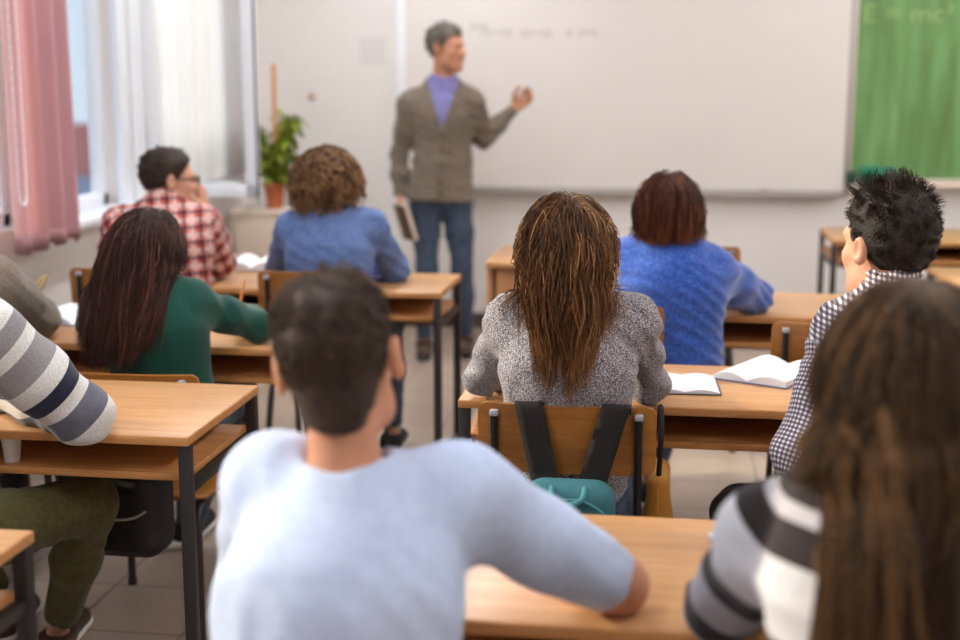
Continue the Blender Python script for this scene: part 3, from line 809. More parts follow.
# the left wall with its window openings
TH = .125; SILL, HEAD = .93, 2.72
OPEN = [(-1.6, .6), (.75, 2.35), (2.5, 4.95), (5.07, 5.885), (6.13, 7.30)]
w = MB(); w.box((XL-TH, -2.2, 0), (XL, YB, SILL)); w.box((XL-TH, -2.2, HEAD), (XL, YB, ZC))
ys = [-2.2] + [y for ab in OPEN for y in ab] + [YB]
for a, b in zip(ys[0::2], ys[1::2]): w.box((XL-TH, a, SILL), (XL, b, HEAD))
structure(w.build('wall_left', M['paint'], smooth=False))
def glass_mat():
    m = bpy.data.materials.new('pane_glass'); m.use_nodes = True; nt = m.node_tree; nt.nodes.clear()
    o = nd(nt, 'ShaderNodeOutputMaterial'); t = nd(nt, 'ShaderNodeBsdfTransparent'); g = nd(nt, 'ShaderNodeBsdfGlossy'); x = nd(nt, 'ShaderNodeMixShader')
    t.inputs['Color'].default_value = (.97, .985, .98, 1); g.inputs['Roughness'].default_value = .03; x.inputs[0].default_value = .07
    lk(nt, t.outputs[0], x.inputs[1]); lk(nt, g.outputs[0], x.inputs[2]); lk(nt, x.outputs[0], o.inputs['Surface']); return m
M['glass'] = glass_mat()
def window(name, a, b, glazed=True):
    r = empty(name, (XL-TH, (a+b)/2, SILL)); structure(r); L = b-a; x0 = .03
    f = MB(); t = .055
    for lo, hi in (((0, -L/2, 0), (x0+.03, -L/2+t, HEAD-SILL)), ((0, L/2-t, 0), (x0+.03, L/2, HEAD-SILL)), ((0, -L/2, 0), (x0+.03, L/2, t)), ((0, -L/2, HEAD-SILL-t), (x0+.03, L/2, HEAD-SILL))): f.box(lo, hi, .004)
    if L > 1.2: f.box((0, -.03, 0), (x0+.03, .03, HEAD-SILL), .004)
    f.build('window_frame', M['white_pvc'], r)
    if glazed: MB().box((.028, -L/2+.02, .02), (.034, L/2-.02, HEAD-SILL-.02)).build('pane', M['glass'], r, smooth=False)
    return r
for i, (a, b) in enumerate(OPEN): window('window_%d' % (i+1), a, b, i < 4)
o = MB().box((XL-TH+.06, 4.85, SILL-.035), (XL+.13, 7.45, SILL+.002), .006).build('window_sill', M['white_pvc']); structure(o)
# post between the two openings, with its inner frame profiles
p = MB(); p.box((XL-.01, 5.86, SILL), (XL+.03, 5.95, HEAD), .006); p.box((XL-.01, 5.965, SILL), (XL+.05, 6.10, HEAD), .008)
structure(p.build('trim_1', M['white_pvc']))
# open casement, hinged on the post and swung into the room
hinge = V3(XL+.05, 6.11, SILL+.015)
end = PX(259, 6.13, 1.2)
cw = float(end[0]-hinge[0]); ch = HEAD-SILL-.03
r = empty('window_casement', hinge, math.radians(1), 'white framed glass casement swung open into the room beside the plant', 'window casement')
f = MB(); t = .062
for lo, hi in (((0, -.02, 0), (t, .025, ch)), ((cw-t, -.02, 0), (cw, .025, ch)), ((0, -.02, 0), (cw, .025, t)), ((0, -.02, ch-t), (cw, .025, ch))): f.box(lo, hi, .006)
f.build('casement_frame', M['white_pvc'], r)
MB().box((t-.01, 0, t-.01), (cw-t+.01, .006, ch-t+.01)).build('pane', M['glass'], r, smooth=False)
MB().box((cw-.035, .025, ch*.45), (cw-.015, .05, ch*.45+.03), .004).box((cw-.033, .045, ch*.45-.09), (cw-.017, .06, ch*.45+.02), .005).build('handle', M['grey_plastic'], r)
MB().box((cw-.004, -.024, .01), (cw+.004, -.016, ch-.01)).build('seal', M['cover_dark'], r)
for z in (.25, ch-.25): MB().tube([(-.006, -.015, z-.05), (-.006, -.015, z+.05)], .009).build('hinge', M['grey_plastic'], r)

# baseboards
structure(MB().box((XL, YB-.02, 0), (XR, YB, .09)).build('baseboard_back', plain('baseboard', srgb(84, 68, 58), .5), smooth=False))
structure(MB().box((XL, -2.2, 0), (XL+.015, YB-.02, .09)).build('baseboard_left', MATS['baseboard'], smooth=False))

# curtain hanging beside the window
def curtain_mat():
    m, nt, bs = new_mat('curtain_pink'); o = nt.nodes['Material Output']
    bs.inputs['Base Color'].default_value = srgb(214, 174, 177); bs.inputs['Roughness'].default_value = .85; bs.inputs['Sheen Weight'].default_value = .3
    t = nd(nt, 'ShaderNodeBsdfTranslucent'); t.inputs['Color'].default_value = srgb(238, 208, 208)
    x = nd(nt, 'ShaderNodeMixShader'); x.inputs[0].default_value = .45
    lk(nt, bs.outputs[0], x.inputs[1]); lk(nt, t.outputs[0], x.inputs[2]); lk(nt, x.outputs[0], o.inputs['Surface']); return m
ca = XWALL(19, 249, XL+.14); cb = XWALL(75, 243, XL+.14); y0, y1 = float(ca[1]), float(cb[1]); zb = float(ca[2]+cb[2])/2
def cur(u, v):
    y = y0+(y1-y0)*(u+.008*math.sin(9*u+2*v)); ph = 2*math.pi*3.7*(u+.05*math.sin(5*u))
    amp = .042*(1-.25*v)
    return (XL+.14+amp*math.sin(ph)+.012*math.sin(ph*2.3+1), y+.012*math.cos(ph), zb+(2.86-zb)*v + (.012*math.sin(ph+1) if v == 0 else 0))
r = empty('curtain', (0, 0, 0), 0, 'pleated dusty pink curtain hanging beside the window at the left', 'curtain')
c = MB().grid(cur, 120, 30).build('cloth', curtain_mat(), r, ang=180, solid=.003)
hem = MB().grid(lambda u, v: (cur(u, v*.018)[0]+.0035, cur(u, v*.018)[1], cur(u, 0)[2]+.052*v+.002), 120, 2).build('hem', MATS['curtain_pink'], r, ang=180, solid=.002)
MB().tube([(XL+.14, y0-.15, 2.88), (XL+.14, 5.98, 2.88)], .012).build('curtain_rod', M['white_pvc'], r)
m_ = MB()
for yy in (y0-.1, 5.9): MB().box((XL, yy-.012, 2.865), (XL+.15, yy+.012, 2.895), .003).build('bracket', M['white_pvc'], r)
# bead chain of the blind: one loop
a = XWALL(24, 205, XL+.22); yb_ = float(a[1]); zb_ = float(a[2]); m_ = MB()
pts = [(XL+.22, yb_-.03, 2.80)]+[(XL+.22, yb_-.03, z) for z in np.linspace(2.7, zb_+.05, 12)]+[(XL+.22, yb_-.018, zb_+.01), (XL+.22, yb_, zb_), (XL+.22, yb_+.018, zb_+.01)]+[(XL+.22, yb_+.03, z) for z in np.linspace(zb_+.05, 2.7, 12)]+[(XL+.22, yb_+.03, 2.80)]
m_.tube(pts, .0016, 6)
tot = bez(pts, 12)
for q in tot[::3]:
    s_ = bmesh.ops.create_icosphere(m_.bm, subdivisions=1, radius=.0048); bmesh.ops.translate(m_.bm, vec=tuple(q), verts=s_['verts'])
m_.box((XL, yb_-.04, 2.78), (XL+.23, yb_+.04, 2.84), .006)
tag(m_.build('blind_chain', M['white_pvc']), 'thin white bead chain loop hanging in front of the pink curtain', 'blind chain')

# white sheer behind the open casement
def sheer_mat():
    m, nt, bs = new_mat('sheer_white'); o = nt.nodes['Material Output']
    bs.inputs['Base Color'].default_value = srgb(240, 239, 238); bs.inputs['Roughness'].default_value = .9
    t = nd(nt, 'ShaderNodeBsdfTranslucent'); t.inputs['Color'].default_value = srgb(240, 240, 242); x = nd(nt, 'ShaderNodeMixShader'); x.inputs[0].default_value = .5
    lk(nt, bs.outputs[0], x.inputs[1]); lk(nt, t.outputs[0], x.inputs[2]); lk(nt, x.outputs[0], o.inputs['Surface']); return m
r = empty('sheer_curtain', (0, 0, 0), 0, 'white sheer curtain with soft vertical folds, seen through the open casement', 'curtain')
MB().grid(lambda u, v: (XL+.035+.016*math.sin(u*58+3*math.sin(u*7))+.006*math.sin(u*131), 6.16+1.50*u, SILL+.02+(2.84-SILL)*v), 160, 6).build('cloth', sheer_mat(), r, ang=180, solid=.001)
MB().tube([(XL+.035, 6.14, 2.86), (XL+.035, 7.7, 2.86)], .009).build('curtain_rod', M['white_pvc'], r)

# ---- boards
zb = P(660, 190.5, YB-.03)[2]; xa, xb = PX(402, YB-.03, 1.2)[0], PX(847, YB-.03, 1.2)[0]
r = empty('whiteboard', ((xa+xb)/2, YB, zb), 0, 'wide whiteboard with a thin metal frame and tray behind the teacher', 'whiteboard')
hw = (xb-xa)/2
MB().box((-hw, -.022, 0), (hw, -.004, 1.35)).build('panel', M['board_white'], r, smooth=False)
f = MB(); f.box((-hw-.02, -.03, -.02), (hw+.02, -.002, .012), .003); f.box((-hw-.02, -.03, 1.34), (hw+.02, -.002, 1.37), .003)
f.box((hw-.005, -.03, 0), (hw+.025, -.002, 1.35), .003)
f.build('frame', M['board_frame'], r)
MB().box((-hw-.03, -.035, -.02), (-hw+.02, -.002, 1.35), .004).build('side_frame', M['white_pvc'], r)
MB().box((-hw+.1, -.075, -.028), (hw-.05, -.022, -.012), .003).box((-hw+.1, -.078, -.028), (hw-.05, -.072, -.004), .002).build('tray', M['board_frame'], r)
# faint worn off handwriting
def scribble(words, mat, parent, name, ry, hh):
    m_ = MB(); rs = np.random.RandomState(3)
    for x0, x1, z0 in words:
        n = int((x1-x0)/.035)+2; pts = []
        for i in range(n*6):
            t = i/(n*6-1); pts.append((x0+(x1-x0)*t+.012*math.sin(t*n*6.28), ry, z0+hh*.5*math.sin(t*n*6.28+1.2)*(.6+.4*math.sin(t*9))))
        m_.tube(pts, .0035, 4)
    return m_.build(name, mat, parent)
pos = lambda px, py: (P(px, py, YB-.024)-V3((xa+xb)/2, YB, zb))
q = [(480, 33, 512), (520, 34, 552), (566, 33, 572), (578, 33, 598), (470, 27, 488)]
scribble([(pos(a, b)[0], pos(c, b)[0], pos(a, b)[2]) for a, b, c in q], M['marker_ink'], r, 'writing', -.0225, .055)
m_ = MB(); e = P(764, 188, YB-.05); m_.box((e[0]-.03, YB-.072, zb-.012), (e[0]+.03, YB-.04, zb+.022), .004)
tag(m_.build('tray_clip', M['board_frame']), 'small grey clip standing on the whiteboard tray near its right end', 'clip')
zg = P(905, 179, YB-.03)[2]; xg = PX(851, YB-.03, 1.0)[0]; xg2 = 2.75
def green_mat():
    m, nt, bs = new_mat('chalk_green'); tc = nd(nt, 'ShaderNodeTexCoord'); mp = nd(nt, 'ShaderNodeMapping'); mp.inputs['Scale'].default_value = (9, 1, 1.1)
    n = nd(nt, 'ShaderNodeTexNoise'); n.inputs['Scale'].default_value = 1.6; n.inputs['Detail'].default_value = 5
    lk(nt, tc.outputs['Object'], mp.inputs['Vector']); lk(nt, mp.outputs['Vector'], n.inputs['Vector'])
    r = ramp(nt, [(.3, srgb(92, 122, 66)), (.5, srgb(104, 146, 84)), (.7, srgb(120, 164, 104))]); lk(nt, n.outputs['Fac'], r.inputs['Fac'])
    lk(nt, r.outputs['Color'], bs.inputs['Base Color']); bs.inputs['Roughness'].default_value = .6; return m
r = empty('chalkboard', (xg, YB, zg), 0, 'green chalkboard with faint chalk formula at the right of the whiteboard', 'chalkboard')
MB().box((.0, -.02, .0), (xg2-xg, -.004, 1.35)).build('panel', green_mat(), r, smooth=False)
MB().box((-.022, -.028, -.03), (.002, -.002, 1.37), .003).box((-.022, -.028, -.045), (xg2-xg+.02, -.002, .0), .003).box((-.022, -.028, 1.34), (xg2-xg+.02, -.002, 1.37), .003).build('frame', M['cream'], r)
MB().box((0, -.085, -.047), (xg2-xg, -.02, -.032), .003).build('ledge', M['cream'], r)
def glyphs(txt):
    cu = bpy.data.curves.new('formula', 'FONT'); cu.body = txt; cu.size = .17; cu.extrude = .0008
    tmp = bpy.data.objects.new('formula_source', cu); COL.objects.link(tmp); bpy.context.view_layer.update()
    me = bpy.data.meshes.new_from_object(tmp.evaluated_get(bpy.context.evaluated_depsgraph_get())); bpy.data.objects.remove(tmp)
    xs = [v.co.x for v in me.vertices]; return me, min(xs), max(xs)
full = 'E = mc\u00b2'; _, f0, f1 = glyphs(full); e0 = P(864, 22, YB-.03); e1 = P(954, 22, YB-.03); sc = float(e1[0]-e0[0])/(f1-f0)
for i, chr_ in enumerate(full):
    if chr_ == ' ': continue
    me, a0, a1 = glyphs(chr_); _, _, pre1 = glyphs(full[:i+1])
    o = link('chalk_character', me, M['chalk'], r, False)
    o.location = (e0[0]-xg+(pre1-f0-a1)*sc, -.0215, e0[2]-zg); o.rotation_euler = (math.pi/2, 0, 0); o.scale = (sc, .8, 1)
a, b = P(860, 177, YB-.05), P(895, 163, YB-.05)
tag(MB().box((a[0], YB-.082, zg-.031), (b[0], YB-.032, zg+.07), .008).build('board_eraser', M['sponge_green']), 'bright teal green sponge block on the chalkboard ledge', 'eraser')
a = P(850, 177, YB-.05)
tag(MB().box((a[0]-.02, YB-.08, zg-.031), (a[0]+.035, YB-.035, zg+.04), .008).build('board_cloth', M['dark_green']), 'dark green folded cloth on the chalkboard ledge left of the teal sponge', 'cloth')
# faint notice and a hook on the wall left of the whiteboard
a, b = P(359, 66, YB-.01), P(386, 36, YB-.01)
r = empty('wall_notice', (a[0], YB, a[2]), 0, 'faint pale notice sheet on the wall left of the whiteboard', 'notice')
MB().box((0, -.004, 0), (b[0]-a[0], -.0005, b[2]-a[2])).build('sheet', plain('faded_sheet', srgb(223, 216, 212), .8), r, smooth=False)
m_ = MB()
for k in range(3): m_.box((.02, -.005, .04+.045*k), (b[0]-a[0]-.03, -.0035, .047+.045*k))
m_.build('print', M['marker_ink'], r, smooth=False)
a = P(312, 96, YB-.01)
tag(MB().box((a[0]-.022, YB-.014, a[2]-.022), (a[0]+.022, YB, a[2]+.022), .006).box((a[0]-.008, YB-.024, a[2]-.012), (a[0]+.008, YB-.012, a[2]+.012), .003).build('wall_switch', M['cream_dark']), 'small beige switch on the wall between plant and teacher', 'switch')

# ---- plant in the corner on two boxes
c = P(272, 209, 7.25); bx = empty('storage_box', (c[0]-.02, 7.30, .50), 0, 'cream box under the potted plant, stacked on a wider beige chest', 'box')
zt = float(c[2])-.50
MB().box((-.17, -.16, 0), (.17, .16, zt-.03), .01).build('box_body', M['cream'], bx)
MB().box((-.18, -.17, zt-.03), (.18, .17, zt), .008).build('lid', M['cream'], bx)
bx = empty('chest', (c[0]-.02, 7.27, 0), 0, 'wide beige chest on the floor in the corner behind the plaid shirt student', 'chest')
MB().box((-.26, -.24, 0), (.26, .24, .47), .012).build('chest_body', M['cream_dark'], bx)
MB().box((-.27, -.25, .47), (.27, .25, .50), .008).build('lid', M['cream_dark'], bx)
zp = float(c[2])
pl = empty('potted_plant', (c[0]+.012, 7.27, zp), 0, 'bushy green plant in a terracotta pot with a tall stick, by the window', 'plant')
MB().lathe([(.042, 0), (.058, .12), (.065, .12), (.066, .15), (.058, .15), (.054, .13)], n=28).build('pot', M['terracotta'], pl)
MB().lathe([(.001, .127), (.056, .129), (.001, .132)], n=20).build('soil', M['soil'], pl)
st = P(273.5, 64, 7.27)-V3(c[0]+.012, 7.27, zp)
MB().tube([(.01, .0, .1), tuple(st)], .0125).build('support_stick', M['stick'], pl)
rs = np.random.RandomState(8); sm = MB(); lf = MB()
def leaf(m_, p, d, L, wd, up):
    d = unit(d); sd = unit(np.cross(d, up)); n = np.cross(sd, d); rows = []
    for i in range(5):
        t = i/4; w_ = wd*math.sin(math.pi*min(.97, .08+t*.9))**.8; q = p+d*L*t - V3(0, 0, 1)*L*.35*t*t
        rows.append([m_.bm.verts.new(tuple(q-sd*w_+n*w_*.35)), m_.bm.verts.new(tuple(q)), m_.bm.verts.new(tuple(q+sd*w_+n*w_*.35))])
    for A, B in zip(rows, rows[1:]):
        for k in (0, 1): m_.bm.faces.new((A[k], A[k+1], B[k+1], B[k]))
for k in range(17):
    a = rs.uniform(0, 6.28); rr_ = rs.uniform(.05, .15); tip = V3(.025+rr_*math.cos(a), rr_*math.sin(a), rs.uniform(.24, .56)); base = V3(.02*math.cos(a), .02*math.sin(a), .13)
    pts = bez([base, lerp(base, tip, .5)+V3(0, 0, .04), tip], 6); sm.tube(pts, .004, 5)
    for j in range(2, len(pts)):
        for _ in range(2):
            d = unit(rs.normal(size=3)+V3(0, 0, .2)+V3(.15, -.1, 0)); leaf(lf, pts[j], d, rs.uniform(.06, .10), rs.uniform(.018, .028), V3(.1, .2, 1))
sm.build('stems', M['stem'], pl); lf.build('foliage', M['leaf'], pl, ang=180)['kind'] = 'stuff'

# ------------------------------------------------------------------ desks
def make_desk(x0, x1, y0, y1, label, H=.75, panel_far=True, name='school_desk', group=None):
    L, D = x1-x0, y1-y0
    r = empty(name, ((x0+x1)/2, (y0+y1)/2, 0), 0, label, 'desk', group)
    hx, hy = L/2, D/2
    MB().box((-hx, -hy, H-.022), (hx, hy, H), .004).build('tabletop', M['laminate'], r)
    MB().box((-hx-.001, -hy-.002, H-.021), (hx+.001, -hy+.001, H-.002), .001).box((-hx-.001, hy-.001, H-.021), (hx+.001, hy+.002, H-.002), .001).box((-hx-.002, -hy, H-.021), (-hx+.001, hy, H-.002), .001).box((hx-.001, -hy, H-.021), (hx+.002, hy, H-.002), .001).build('edge_band', M['laminate_edge'], r)
    MB().box((-hx+.006, -hy+.034, H-.112), (hx-.02, hy-.04, H-.094), .003).build('shelf', M['laminate_edge'], r)
    MB().box((-hx+.09, hy-.06, H-.20), (hx-.09, hy-.042, H-.022), .002).build('back_panel', M['brown_board'], r)
    for sx in (-1, 1):
        for sy in (-1, 1):
            MB().box((sx*(hx-.012)-.0135, sy*(hy-.019)-.0135, .008), (sx*(hx-.012)+.0135, sy*(hy-.019)+.0135, H-.022), .003).box((sx*(hx-.012)-.016, sy*(hy-.019)-.016, 0), (sx*(hx-.012)+.016, sy*(hy-.019)+.016, .02), .003).build('leg', M['steel'], r)
        for z0, z1 in ((H-.138, H-.113), (.09, .115)): MB().box((sx*(hx-.012)-.010, -hy+.034, z0), (sx*(hx-.012)+.010, hy-.034, z1), .003).build('side_rail', M['steel'], r)
    for sx in (-.013, .013): MB().tube([(hx-.30+sx, hy-.064, H-.06), (hx-.30+sx, hy-.058, H-.06)], .006, 8).build('bolt', M['grey_plastic'], r)
    return r
DG = 'student desks'
make_desk(-2.345, -1.034, 2.667, 3.165, 'wooden school desk with a white cup on its shelf, under the striped sleeve', group=DG)
make_desk(-2.33, -1.02, 3.607, 4.10, 'wooden school desk where the girl in the green sweater writes', group=DG)
make_desk(-2.16, -.832, 4.65, 5.125, 'wooden school desk shared by plaid shirt and curly haired students', group=DG)
make_desk(-2.39, -1.081, 1.56, 2.055, 'wooden desk of which only a corner shows at the lower left', group=DG)
make_desk(-.63, .68, 1.785, 2.282, 'wooden school desk under the elbow of the student in white', group=DG)
make_desk(-.508, .80, 3.09, 3.565, 'wooden school desk with open notebooks, before the grey sweater girl', group=DG)
make_desk(-.43, .88, 4.34, 4.843, 'wooden school desk in front of the woman in the blue sweater', group=DG)
make_desk(1.02, 2.33, 5.08, 5.60, 'empty wooden desk behind the spiky haired boy, second from the chalkboard', group=DG)
make_desk(.735, 2.15, 6.46, 7.03, 'empty wooden desk standing below the chalkboard', group=DG)
# teacher's desk
x0, x1, y0, y1 = -.785, -.20, 5.48, 6.05
r = empty('teacher_desk', ((x0+x1)/2, (y0+y1)/2, 0), 0, 'tan panelled teacher desk in front of the whiteboard beside the grey sweater girl', 'desk')
hx, hy = (x1-x0)/2, (y1-y0)/2
MB().box((-hx, -hy, .722), (hx, hy, .75), .004).build('tabletop', M['laminate'], r)
MB().box((-hx+.045, -hy+.03, .06), (hx-.045, -hy+.05, .722), .003).build('front_panel', M['tan_board'], r)
for sx in (-1, 1): MB().box((sx*(hx-.012)-.012, -hy+.05, 0), (sx*(hx-.012)+.012, hy-.02, .722), .003).build('side_panel', M['tan_board'], r)
MB().box((-hx+.07, hy-.08, .60), (hx-.07, hy-.05, .72), .003).build('drawer', M['tan_board'], r)

# ------------------------------------------------------------------ chairs
def make_chair():
    r = empty('school_chair')
    s = MB(); s.grid(lambda u, v: (-.195+.39*u, -.19+.385*v, .455-.012*math.sin(math.pi*u)-.03*max(0, v-.8)**1.2*4+.012*max(0, .2-v)*5*.5), 10, 14)
    s.build('seat', M['plywood'], r, ang=60, solid=.011)
    # backrest: bent plywood with rounded corners
    b = MB(); hw, z0, z1, rc = .195, .683, .842, .022; nx, nz = 26, 10
    pts = {}
    def bp(u, v, side):
        x = -hw+2*hw*u; z = z0+(z1-z0)*v
        # round the corners
        ax = max(0, abs(x)-(hw-rc)); zc = z0+rc if v < .5 else z1-rc
        az = abs(z-zc) if (z < z0+rc or z > z1-rc) else 0
        if ax > 0 and az > 0:
            k = math.hypot(ax, az)
            if k > rc: x = math.copysign((hw-rc)+ax*rc/k, x); z = zc+math.copysign(az*rc/k, z-zc)
        y = -.205-.022*(1-(x/hw)**2)-.06*(z-.76)*.9 + side*.0055
        return (x, y, z)
    us = [0, .012, .03, .056]+list(np.linspace(.1, .9, 17))+[.944, .97, .988, 1]; vs = [0, .03, .07, .14]+list(np.linspace(.25, .75, 5))+[.86, .93, .97, 1]
    G = [[[b.bm.verts.new(bp(u, v, sd)) for v in vs] for u in us] for sd in (-1, 1)]
    for k in (0, 1):
        for i in range(len(us)-1):
            for j in range(len(vs)-1): b.bm.faces.new((G[k][i][j], G[k][i+1][j], G[k][i+1][j+1], G[k][i][j+1]))
    per = [(i, 0) for i in range(len(us))]+[(len(us)-1, j) for j in range(1, len(vs))]+[(i, len(vs)-1) for i in range(len(us)-2, -1, -1)]+[(0, j) for j in range(len(vs)-2, 0, -1)]
    for (a, c), (d, e) in zip(per, per[1:]+per[:1]): b.bm.faces.new((G[0][a][c], G[0][d][e], G[1][d][e], G[1][a][c]))
    b.build('backrest', M['plywood'], r, ang=50)
    for sx in (-1, 1):
        x = sx*.157
        def bar(z): return -.221-.022*(1-(x/.195)**2)-.054*(z-.76)
        p = MB()
        pr = [(x, -.14, .432), (x, -.19, .437), (x, bar(.50)+.012, .50), (x, bar(.6), .6), (x, bar(.7), .7), (x, bar(.822), .822)]
        p.tube(fillet(pr, .02, 4), .0088, 8); post = p.build('post', M['black_steel'], r)
        MB().box((x-.010, bar(.822)-.010, .815), (x+.010, bar(.822)+.010, .829), .004).build('end_cap', M['grey_plastic'], post)
        MB().tube(fillet([(sx*.165, -.02, .428), (sx*.165, -.175, .428), (sx*.188, -.245, .012)], .06, 6), .0115, 10).tube([(sx*.188, -.245, .022), (sx*.1885, -.247, 0)], .014, 10).build('leg', M['steel'], r)
        MB().tube(fillet([(sx*.165, -.02, .428), (sx*.165, .155, .428), (sx*.18, .19, .012)], .06, 6), .0115, 10).tube([(sx*.18, .19, .022), (sx*.18, .191, 0)], .014, 10).build('leg', M['steel'], r)
    for yy in (-.10, .10): MB().tube([(-.165, yy, .428), (.165, yy, .428)], .009, 8).build('seat_rail', M['steel'], r)
    return r
chair0 = make_chair(); used = []
def chair(x, y, rz, label, dz=0):
    o = chair0 if not used else copy_tree(chair0); used.append(o)
    o.scale = (1, 1, 1); o.location = (x, y, dz); o.rotation_euler = (0, 0, math.radians(rz)); tag(o, label, 'chair', 'school chairs'); return o

# ------------------------------------------------------------------ small things on the desks
def open_book(loc, rz, w, h, t, label, cat='notebook', cover='cover_dark', bow=.012, lines=True, name='notebook', curl=0.0, group=None):
    r = empty(name, loc, math.radians(rz), label, cat, group)
    MB().box((-w-.004, -h/2-.004, 0), (w+.004, h/2+.004, .002), .0008).build('cover', M[cover], r)
    for sx in (-1, 1):
        p = MB(); n = 14
        prof = [(sx*w*i/n, .002+t*(.35+.65*math.sin(math.pi*min(1, .12+.88*i/n))**.7)*(1 if i < n else .75)+bow*math.sin(math.pi*i/n)+(curl*max(0, i/n-.45)**1.5 if sx > 0 else 0)) for i in range(n+1)]
        top = [[p.bm.verts.new((x, y, z)) for x, z in prof] for y in (-h/2, h/2)]
        bot = [[p.bm.verts.new((x, y, .002+max(0, (z-t-.016-bow)) )) for x, z in prof] for y in (-h/2, h/2)]
        for i in range(n):
            p.bm.faces.new((top[0][i], top[0][i+1], top[1][i+1], top[1][i])); p.bm.faces.new((bot[0][i], bot[0][i+1], bot[1][i+1], bot[1][i]))
            for k in (0, 1): p.bm.faces.new((top[k][i], top[k][i+1], bot[k][i+1], bot[k][i]))
        p.bm.faces.new((top[0][n], top[1][n], bot[1][n], bot[0][n])); p.bm.faces.new((top[0][0], top[1][0], bot[1][0], bot[0][0]))
        pg = p.build('page_block', M['paper'], r, ang=40)
    return r
def stick(name, a, b, rad, mat, label, cat, tip=None, tipmat=None, tiplen=.15):
    a, b = np.array(a), np.array(b); r = empty(name, a, 0, label, cat)
    m = lerp(V3(0, 0, 0), b-a, 1-tiplen); MB().tube([(0, 0, 0), tuple(m)], rad, 8).build('barrel', M[mat], r)
    MB().tube([tuple(m), tuple(lerp(m, b-a, .6)), tuple(b-a)], [rad, rad*.7, rad*.25], 8).build(tip or 'tip', M[tipmat or mat], r); return r
SKY, SUN, EXPO = .56, 3.3, 0.92
DIFF = plain('lamp_glow', (.91, .95, 1.0, 1), .5, emit=23)  # glow of the added fill panels overhead

# ------------------------------------------------------------------ the people
def at(px, Y, z): return PX(px, Y, z)
def seat_hip(x, y): return V3(x, y, .545)
FWD = V3(0, 1, 0)

# --- girl in the grey marl sweater, middle of the picture
hip = seat_hip(-.235, 2.945); neck = P(570, 304, 2.89); head = P(567, 253, 2.93)
gg = Person('girl with long highlighted brown hair in grey marl sweater, seen from behind', head, yaw=2, pitch=-8, neck=neck,
    shL=P(513, 322, 2.93), shR=P(633, 322, 2.93), elL=at(481, 3.10, .80), elR=at(650, 3.09, .80), wrL=at(520, 3.32, .785), wrR=at(622, 3.33, .785), hip=hip,
    knL=V3(-.34, 3.36, .56), knR=V3(-.13, 3.36, .56), anL=V3(-.33, 3.42, .09), anR=V3(-.13, 3.46, .09), g=.86, arm=.86, top='grey_marl', pants='denim_dark', pants_name='jeans', neckr=.85, hs=.95, trap=.042, res=.005, wr=.0028, hem=-.06)
gg.long_hair('hair_ombre', n=3000, thick=.021, r=.00105, part=.008, wave=.42, seed=2, clump=90, back=.9, behind=.9, spread=.1, clamp=1.0, tip=P(575, 394, 2.82)[2], tipk=.08, tipvar=.17, gather=(.006, .122, .060), gk=.4, under=(.074, .050, .045))
gg.long_hair('hair_ombre', n=230, thick=.012, r=.0009, part=.008, wave=.9, seed=31, clump=22, back=.9, behind=.3, spread=.5, clamp=.6, tip=P(515, 352, 2.85)[2], tipvar=.10, gather=(-.012, .19, .16), gk=.3, nocap=True, hname='loose_strands', mask=lambda p: (np.abs(p[:, 0]) > .035) & (p[:, 1] > -.06))
chair(-.225, 3.03, 0, 'wooden chair with a teal backpack strapped over its backrest').scale = (1, 1, .968)

# --- boy in the checked shirt on the right
hip = seat_hip(.42, 2.93); neck = P(892, 303, 2.86); head = P(886, 248, 2.90)
cb = Person('boy with spiky dark hair in a small checked shirt, turned to the left', head, yaw=37, pitch=2, roll=0, neck=neck,
    shL=P(845, 333, 2.86), shR=P(955, 335, 2.86), elL=P(796, 455, 2.76), elR=P(985, 440, 2.95), wrL=P(818, 492, 3.0), wrR=V3(.50, 3.25, .785), hip=hip,
    knL=P(738, 512, 3.18), knR=V3(.50, 3.38, .56), anL=V3(.20, 3.36, .09), anR=V3(.5, 3.45, .09), g=.92, arm=.96, top='gingham', top_name='shirt', collar=True, pants='jeans_black', pants_name='jeans', sleeveL=.16, sleeveR=.2, skin='skin', res=.005, wr=.0026, hres=.004)
def quiff(q): return .009+.014*np.clip((q[:, 2]-.05)/.06, 0, 1)
cb.short_hair('hair_black', n=5200, length=.014, top=.042, lift=.36, flow=(.0, .30, .34), thick=quiff, r=.0009, rough=.20, seed=4, tufts=170, tuftamp=.24, sag=.06)
chair(.49, 2.945, -2, 'wooden chair of the boy in the checked shirt')

# --- young man in the white top, foreground
hip = seat_hip(-.43, 1.46); neck = P(352, 496, 1.66); head = P(339, 365, 1.70)
wg = Person('young man with short brown hair in a white top, nearest the camera', head, yaw=3, pitch=-4, roll=-9, neck=neck,
    shL=P(276, 488, 1.70), shR=P(462, 497, 1.72), elL=at(258, 1.80, .79), elR=at(618, 1.85, .79), wrL=V3(-.47, 2.02, .785), wrR=at(535, 2.06, .785), hip=hip,
    knL=V3(-.53, 1.93, .56), knR=V3(-.32, 1.93, .56), anL=V3(-.53, 2.0, .09), anR=V3(-.3, 2.02, .09), g=.94, arm=1.14, top='white_cotton', top_name='shirt', pants='jeans_black', sleeveR=-.04, skin='skin_tan', res=.005, wr=.0028, hs=.98, trap=.044, neckr=.84, nape=.014)
wg.short_hair('hair_brown', n=6500, length=.007, top=.024, lift=.38, thick=lambda q: .0025+.0075*np.clip((q[:, 2]-.02)/.06, 0, 1), r=.0008, rough=.22, seed=6, whorl=True, tufts=500, tuftamp=.10, sag=.04)
chair(-.43, 1.55, 0, 'wooden chair of the young man in white')

